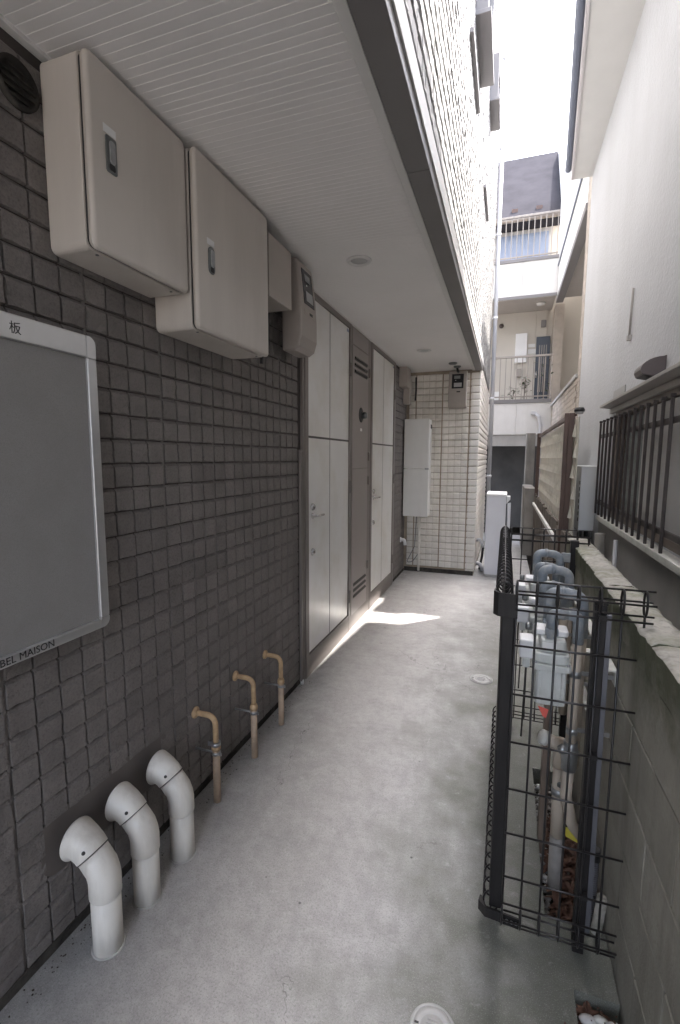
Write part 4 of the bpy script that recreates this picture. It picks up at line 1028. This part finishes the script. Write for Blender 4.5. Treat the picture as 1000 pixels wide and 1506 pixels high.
# scalloped screen: overlapping slanted scales
sheet = part('screen_sheet', MB().box(FX + .0, FX + .006, 3.95, 7.9, .90, 1.86), 'screen', sf)
sc_ = MB().add([(-.001, 0, -.055), (-.001, .13, -.055), (-.001, .09, .055), (-.001, .03, .05), (-.026, .012, -.050), (-.010, .10, -.045)],
               [(0, 4, 3), (4, 5, 2, 3), (5, 1, 2), (0, 1, 5, 4)])
sm_ = mesh('scale', sc_, 'screen')
for j in range(6):
    for i in range(18):
        o = bpy.data.objects.new('scale', sm_); COL.objects.link(o); o.parent = sheet
        o.location = Vector((FX, 3.97 + i * .215 + (.1 if j % 2 else 0), .98 + j * .157)) - root_org(sf)
for k in range(36):
    y = 3.16 + k * .132; part('plank', MB().box(FX - .055 - random.uniform(0, .008), FX - .035, y, y + .124, -.1, .99 + random.uniform(-.02, .02)), 'plank', sf, .002)
part('lower_board', MB().box(FX - .1, FX - .075, 4.3, 7.6, .86, .90), 'rail_white', sf, .002)
sl = thing('sensor_lamp', (.52, 4.1, 1.9), 'small black sensor lamp on top of the brown fence post', 'lamp')
part('head', MB().lathe([(.036, 0), (.040, .012), (.030, .032), (.0001, .034)], (.525, 4.16, 1.912), (0, 0, 1), 16), 'black', sl)
part('lens', MB().lathe([(.033, 0), (.026, .016), (.0001, .02)], (.525, 4.16, 1.9115), (0, 0, -1), 16), 'win_grey', sl)
part('arm', MB().tube([(.47, 4.18, 1.88), (.51, 4.17, 1.892)], .009, 8), 'brown_post', sl)

# far ground pieces
single('concrete_pillar', MB().prism(rrect(.16, .16, .03, 3, .33, 9.3), 2, 0, 2.0), 'old_concrete', (.41, 9.38, 0), 'weathered concrete pillar under the far balcony', 'pillar')
single('garden_wall', MB().box(.30, .46, 8.05, 9.2, 0, 1.08), 'old_concrete', (.4, 8.6, 0), 'low stained concrete wall end beyond the screen fence', 'wall', bev=.008)

# ------------------------------------------------------------------ the balcony apartment house at the end
fb = thing('apartment_building', (.5, 11, 0), 'pale apartment house with railed balconies closing the end of the passage', 'building')
FYF, WX, WYN = 10.4, .80, 6.75
part('rear_wall', MB().box(-1.6, 3.2, 11.6, 15, 0, 6.4), 'apt_cream', fb)
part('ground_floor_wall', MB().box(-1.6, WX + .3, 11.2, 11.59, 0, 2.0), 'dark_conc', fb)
part('beam', MB().box(-1.6, WX + .1, FYF + .02, FYF + .22, 1.80, 2.02), 'mortar', fb)
def deck(z0, z1, name, m):
    xs = [-1.6, -.62 + .0, .02, .79]
    for a, b in ((-1.6, .155), (.158, .83)):
        part(name, MB().box(a, b, FYF, FYF + .12, z0, z1), m, fb, .002)
deck(2.03, 2.655, 'parapet_panel', 'apt_white'); deck(4.70, 5.37, 'parapet_panel', 'apt_white')
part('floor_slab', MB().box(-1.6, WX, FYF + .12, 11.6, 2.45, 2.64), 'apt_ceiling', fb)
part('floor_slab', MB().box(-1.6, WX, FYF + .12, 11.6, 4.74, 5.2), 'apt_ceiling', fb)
part('edge_trim', MB().box(-1.6, WX, FYF - .02, FYF + .125, 2.656, 2.73), 'trim_grey', fb, .003)
part('edge_trim', MB().box(-1.6, WX, FYF - .02, FYF + .125, 5.371, 5.43), 'trim_grey', fb, .003)
part('edge_trim', MB().box(-1.6, WX, FYF - .012, FYF - .001, 4.675, 4.735), 'trim_grey', fb, .003)
for zb, zt in ((2.73, 3.56), (5.43, 6.22)):
    rl_ = part('railing', MB().box(-1.6, WX - .02, FYF + .04, FYF + .085, zt, zt + .04).box(-1.6, WX - .02, FYF + .05, FYF + .075, zb + .05, zb + .075), 'rail_brown', fb, .003)
    for k in range(20):
        x = WX - .04 - k * .105
        part('baluster', MB().box(x - .008, x + .008, FYF + .053, FYF + .071, zb, zt), 'rail_brown', rl_)
# recessed wall behind the first balcony
for a, b in ((-1.6, -.33), (-.327, .10), (.103, .50), (.503, .72)):
    part('wall_panel', MB().box(a, b, 11.56, 11.598, 2.64, 4.74), 'apt_cream', fb, .002)
dd = part('door', MB().box(.52, .80, 11.50, 11.555, 2.66, 4.18), 'navy', fb, .004)
for k in range(4): part('door_slat', MB().box(.585 + k * .045, .60 + k * .045, 11.492, 11.4995, 3.0, 4.0), 'rail_brown', dd)
part('handle', MB().tube([(.545, 11.47, 3.3), (.545, 11.47, 3.45)], .012, 8), 'steel', dd)
cp = part('corner_pier', MB().box(.84, 1.02, 11.2, 11.598, 2.64, 4.74), 'brick_beige', fb)
part('wall_lamp', MB().box(.60, .70, 11.50, 11.558, 4.38, 4.53), 'trim_grey', fb, .01)
part('meter_box', MB().box(.09, .33, 11.46, 11.558, 3.65, 4.27), 'white_box', fb, .006)
part('notice', MB().box(.36, .50, 11.55, 11.558, 3.98, 4.05), 'label_white', fb); part('notice', MB().box(.36, .52, 11.55, 11.558, 3.84, 3.94), 'label_white', fb)
part('notice', MB().box(-.32, -.20, 11.55, 11.558, 2.75, 3.05), 'label_white', fb)
part('gas_meter', MB().box(.14, .24, 11.48, 11.558, 3.35, 3.52).box(.26, .34, 11.5, 11.558, 3.1, 3.3), 'rail_brown', fb, .004)
part('round_vent', MB().lathe([(.05, 0), (.05, .02), (.0001, .03)], (-.22, 11.558, 4.48), (0, -1, 0), 14), 'hood', fb)
part('ceiling_lamp', MB().lathe([(.09, 0), (.08, .04), (.0001, .05)], (.55, 11.0, 4.739), (0, 0, -1), 14), 'apt_white', fb)
# top floor: window with blue curtain, mansard slate roof
wf = part('window', MB().box(-.42, .70, 11.48, 11.56, 5.60, 6.40), 'win_grey', fb)
part('pane', MB().box(-.38, .13, 11.47, 11.479, 5.63, 6.33), 'curtain_blue', wf); part('pane', MB().box(.15, .66, 11.47, 11.479, 5.63, 6.33), 'curtain_blue', wf)
part('top_wall', MB().box(-1.6, 3.2, 11.5, 11.598, 6.402, 6.6).box(-1.6, 3.2, 11.5, 11.598, 5.2, 5.598).box(.701, 1.6, 11.5, 11.598, 5.599, 6.401), 'apt_cream', fb)
part('roof', MB().prism([(11.12, 6.42), (12.4, 6.42), (13.6, 8.6), (13.02, 8.72), (11.10, 6.50)], 0, -1.6, .855), 'slate', fb)
part('eave_gutter', MB().tube([(-1.6, 11.07, 6.46), (.95, 11.07, 6.46)], .045, 10), 'rail_brown', fb)
part('party_wall', MB().prism([(11.16, 6.45), (12.6, 6.45), (13.4, 8.9), (12.6, 8.45), (11.12, 6.9)], 0, .86, .96), 'apt_white', fb)
for x in (-.1, .38): part('snow_guard', MB().box(x, x + .12, 11.28, 11.33, 6.70, 6.78), 'brown_post', fb)
# right-hand wing along the passage
part('wing_wall', MB().box(1.75, 3.2, WYN, 11.6, 0, 6.2), 'apt_cream', fb)
part('wing_ground_wall', MB().box(WX + .08, 1.74, WYN + .05, 11.2, -.02, 1.9), 'mortar', fb)
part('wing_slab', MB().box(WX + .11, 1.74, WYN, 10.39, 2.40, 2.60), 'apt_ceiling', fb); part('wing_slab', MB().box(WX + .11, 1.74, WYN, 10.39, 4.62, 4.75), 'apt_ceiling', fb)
part('sun_block_low', MB().box(WX + .012, WX + .10, 5.86, WYN - .255, 0, 2.56), 'mortar', fb)  # added unseen wall, stops low sun between the house end and the pillar
lp = part('lower_parapet', MB().box(WX + .012, WX + .10, WYN, 10.385, 1.90, 2.56), 'cream_joint', fb)
part('parapet_cap', MB().box(WX - .02, WX + .13, WYN + .0, 10.37, 2.561, 2.61), 'win_grey', fb, .004)
bk = mesh('brick', MB().box(-.008, .0, 0, .222, 0, .066), 'brick_beige')
for j in range(9):
    for i in range(16):
        o = bpy.data.objects.new('brick', bk); COL.objects.link(o); o.parent = lp
        yy = WYN + .01 + i * .228 + (.114 if j % 2 else 0)
        if yy > 10.14: continue
        o.location = Vector((WX + .0115, yy, 1.91 + j * .0722)) - root_org(fb)
part('upper_parapet', MB().box(WX, WX + .10, WYN, 10.385, 4.62, 5.20), 'apt_white', fb, .003)
part('edge_trim', MB().box(WX - .016, WX + .11, WYN - .01, 10.38, 4.53, 4.619), 'trim_grey', fb, .003)
part('parapet_cap', MB().box(WX - .02, WX + .12, WYN - .01, 10.38, 5.201, 5.235), 'gutter', fb, .003)
pl = part('pillar', MB().box(WX + .012, WX + .30, WYN - .25, WYN - .02, 0, 5.6), 'cream_joint', fb)
pt = mesh('brick', MB().box(-.008, 0, 0, .072, 0, .060), 'brick_beige'); pt2 = mesh('brick', MB().box(0, .092, -.008, 0, 0, .060), 'brick_beige')
for j in range(44):
    for i in range(3):
        for me, ps in ((pt, (WX + .0115, WYN - .248 + i * .0765, 1.9 + j * .0665)), (pt2, (WX + .014 + i * .097, WYN - .2505, 1.9 + j * .0665))):
            o = bpy.data.objects.new('brick', me); COL.objects.link(o); o.parent = pl; o.location = Vector(ps) - root_org(fb)
part('wing_panel', MB().box(1.50, 1.745, 8.5, 9.9, 2.6, 4.62), 'apt_cream', fb); part('wing_door', MB().box(1.70, 1.7495, 7.3, 8.1, 2.6, 4.3), 'navy', fb)
part('sun_block_thin', MB().box(.95, 1.07, 6.76, 7.5, 5.19, 5.95), 'apt_white', fb, .01)  # added unseen slab, keeps sun off the foot of the second door
part('sun_block_roof', MB().box(1.08, 3.1, 7.55, 9.75, 5.2, 7.2), 'apt_white', fb, .01)  # added block, mostly out of view, cuts sun beyond the floor patch
part('penthouse', MB().box(.83, 3.1, 9.8, 11.05, 5.2, 7.16), 'apt_white', fb, .01)
part('roof_slab', MB().box(WX + .1, 3.2, WYN - .33, 10.38, 5.0, 5.19), 'apt_ceiling', fb)
ds = thing('rain_spout', (.62, 10.3, 2.3), 'white rainwater spout bracketed to the far balcony front', 'downpipe')
part('pipe', MB().tube(bend([(.50, 10.38, 2.45), (.58, 10.33, 2.38), (.62, 10.33, 2.2), (.62, 10.33, .3)], .06), .035, 10), 'downpipe', ds)
part('outlet', MB().box(.44, .52, 10.33, 10.395, 2.42, 2.48), 'downpipe', ds, .005)
# plants behind the balcony rails
r = np.random.default_rng(21)
def pot_plant(x, h, lab):
    t = thing('pot_plant', (x, 10.75, 2.66), lab, 'pot plant', 'pot plants on the far balcony')
    part('pot', MB().lathe([(.055, 0), (.075, .12), (.07, .12), (.0001, .11)], (x, 10.75, 2.645), (0, 0, 1), 14), 'apt_white', t)
    part('stem', MB().tube([(x, 10.75, 2.75), (x + .01, 10.74, 2.75 + h)], .008, 6), 'brown_post', t)
    mb = MB()
    for _ in range(46):
        p = Vector((x + r.normal(0, .07), 10.75 + r.normal(0, .06), 2.80 + r.uniform(.0, h))); a = r.uniform(0, 6.28); l = r.uniform(.05, .12); dn = r.uniform(-.4, .5)
        d = Vector((math.cos(a), math.sin(a), dn)); s_ = Vector((-math.sin(a), math.cos(a), 0)) * l * .22
        mb.add([p, p + d * l * .5 + s_, p + d * l, p + d * l * .5 - s_], [(0, 1, 2, 3)])
    part('foliage', mb, 'leaf_green', t)
pot_plant(.08, .22, 'low leafy pot plant behind the far balcony rail'); pot_plant(.30, .42, 'thin taller pot plant in the middle of the far balcony'); pot_plant(.66, .85, 'tall bushy pot plant before the far navy door')
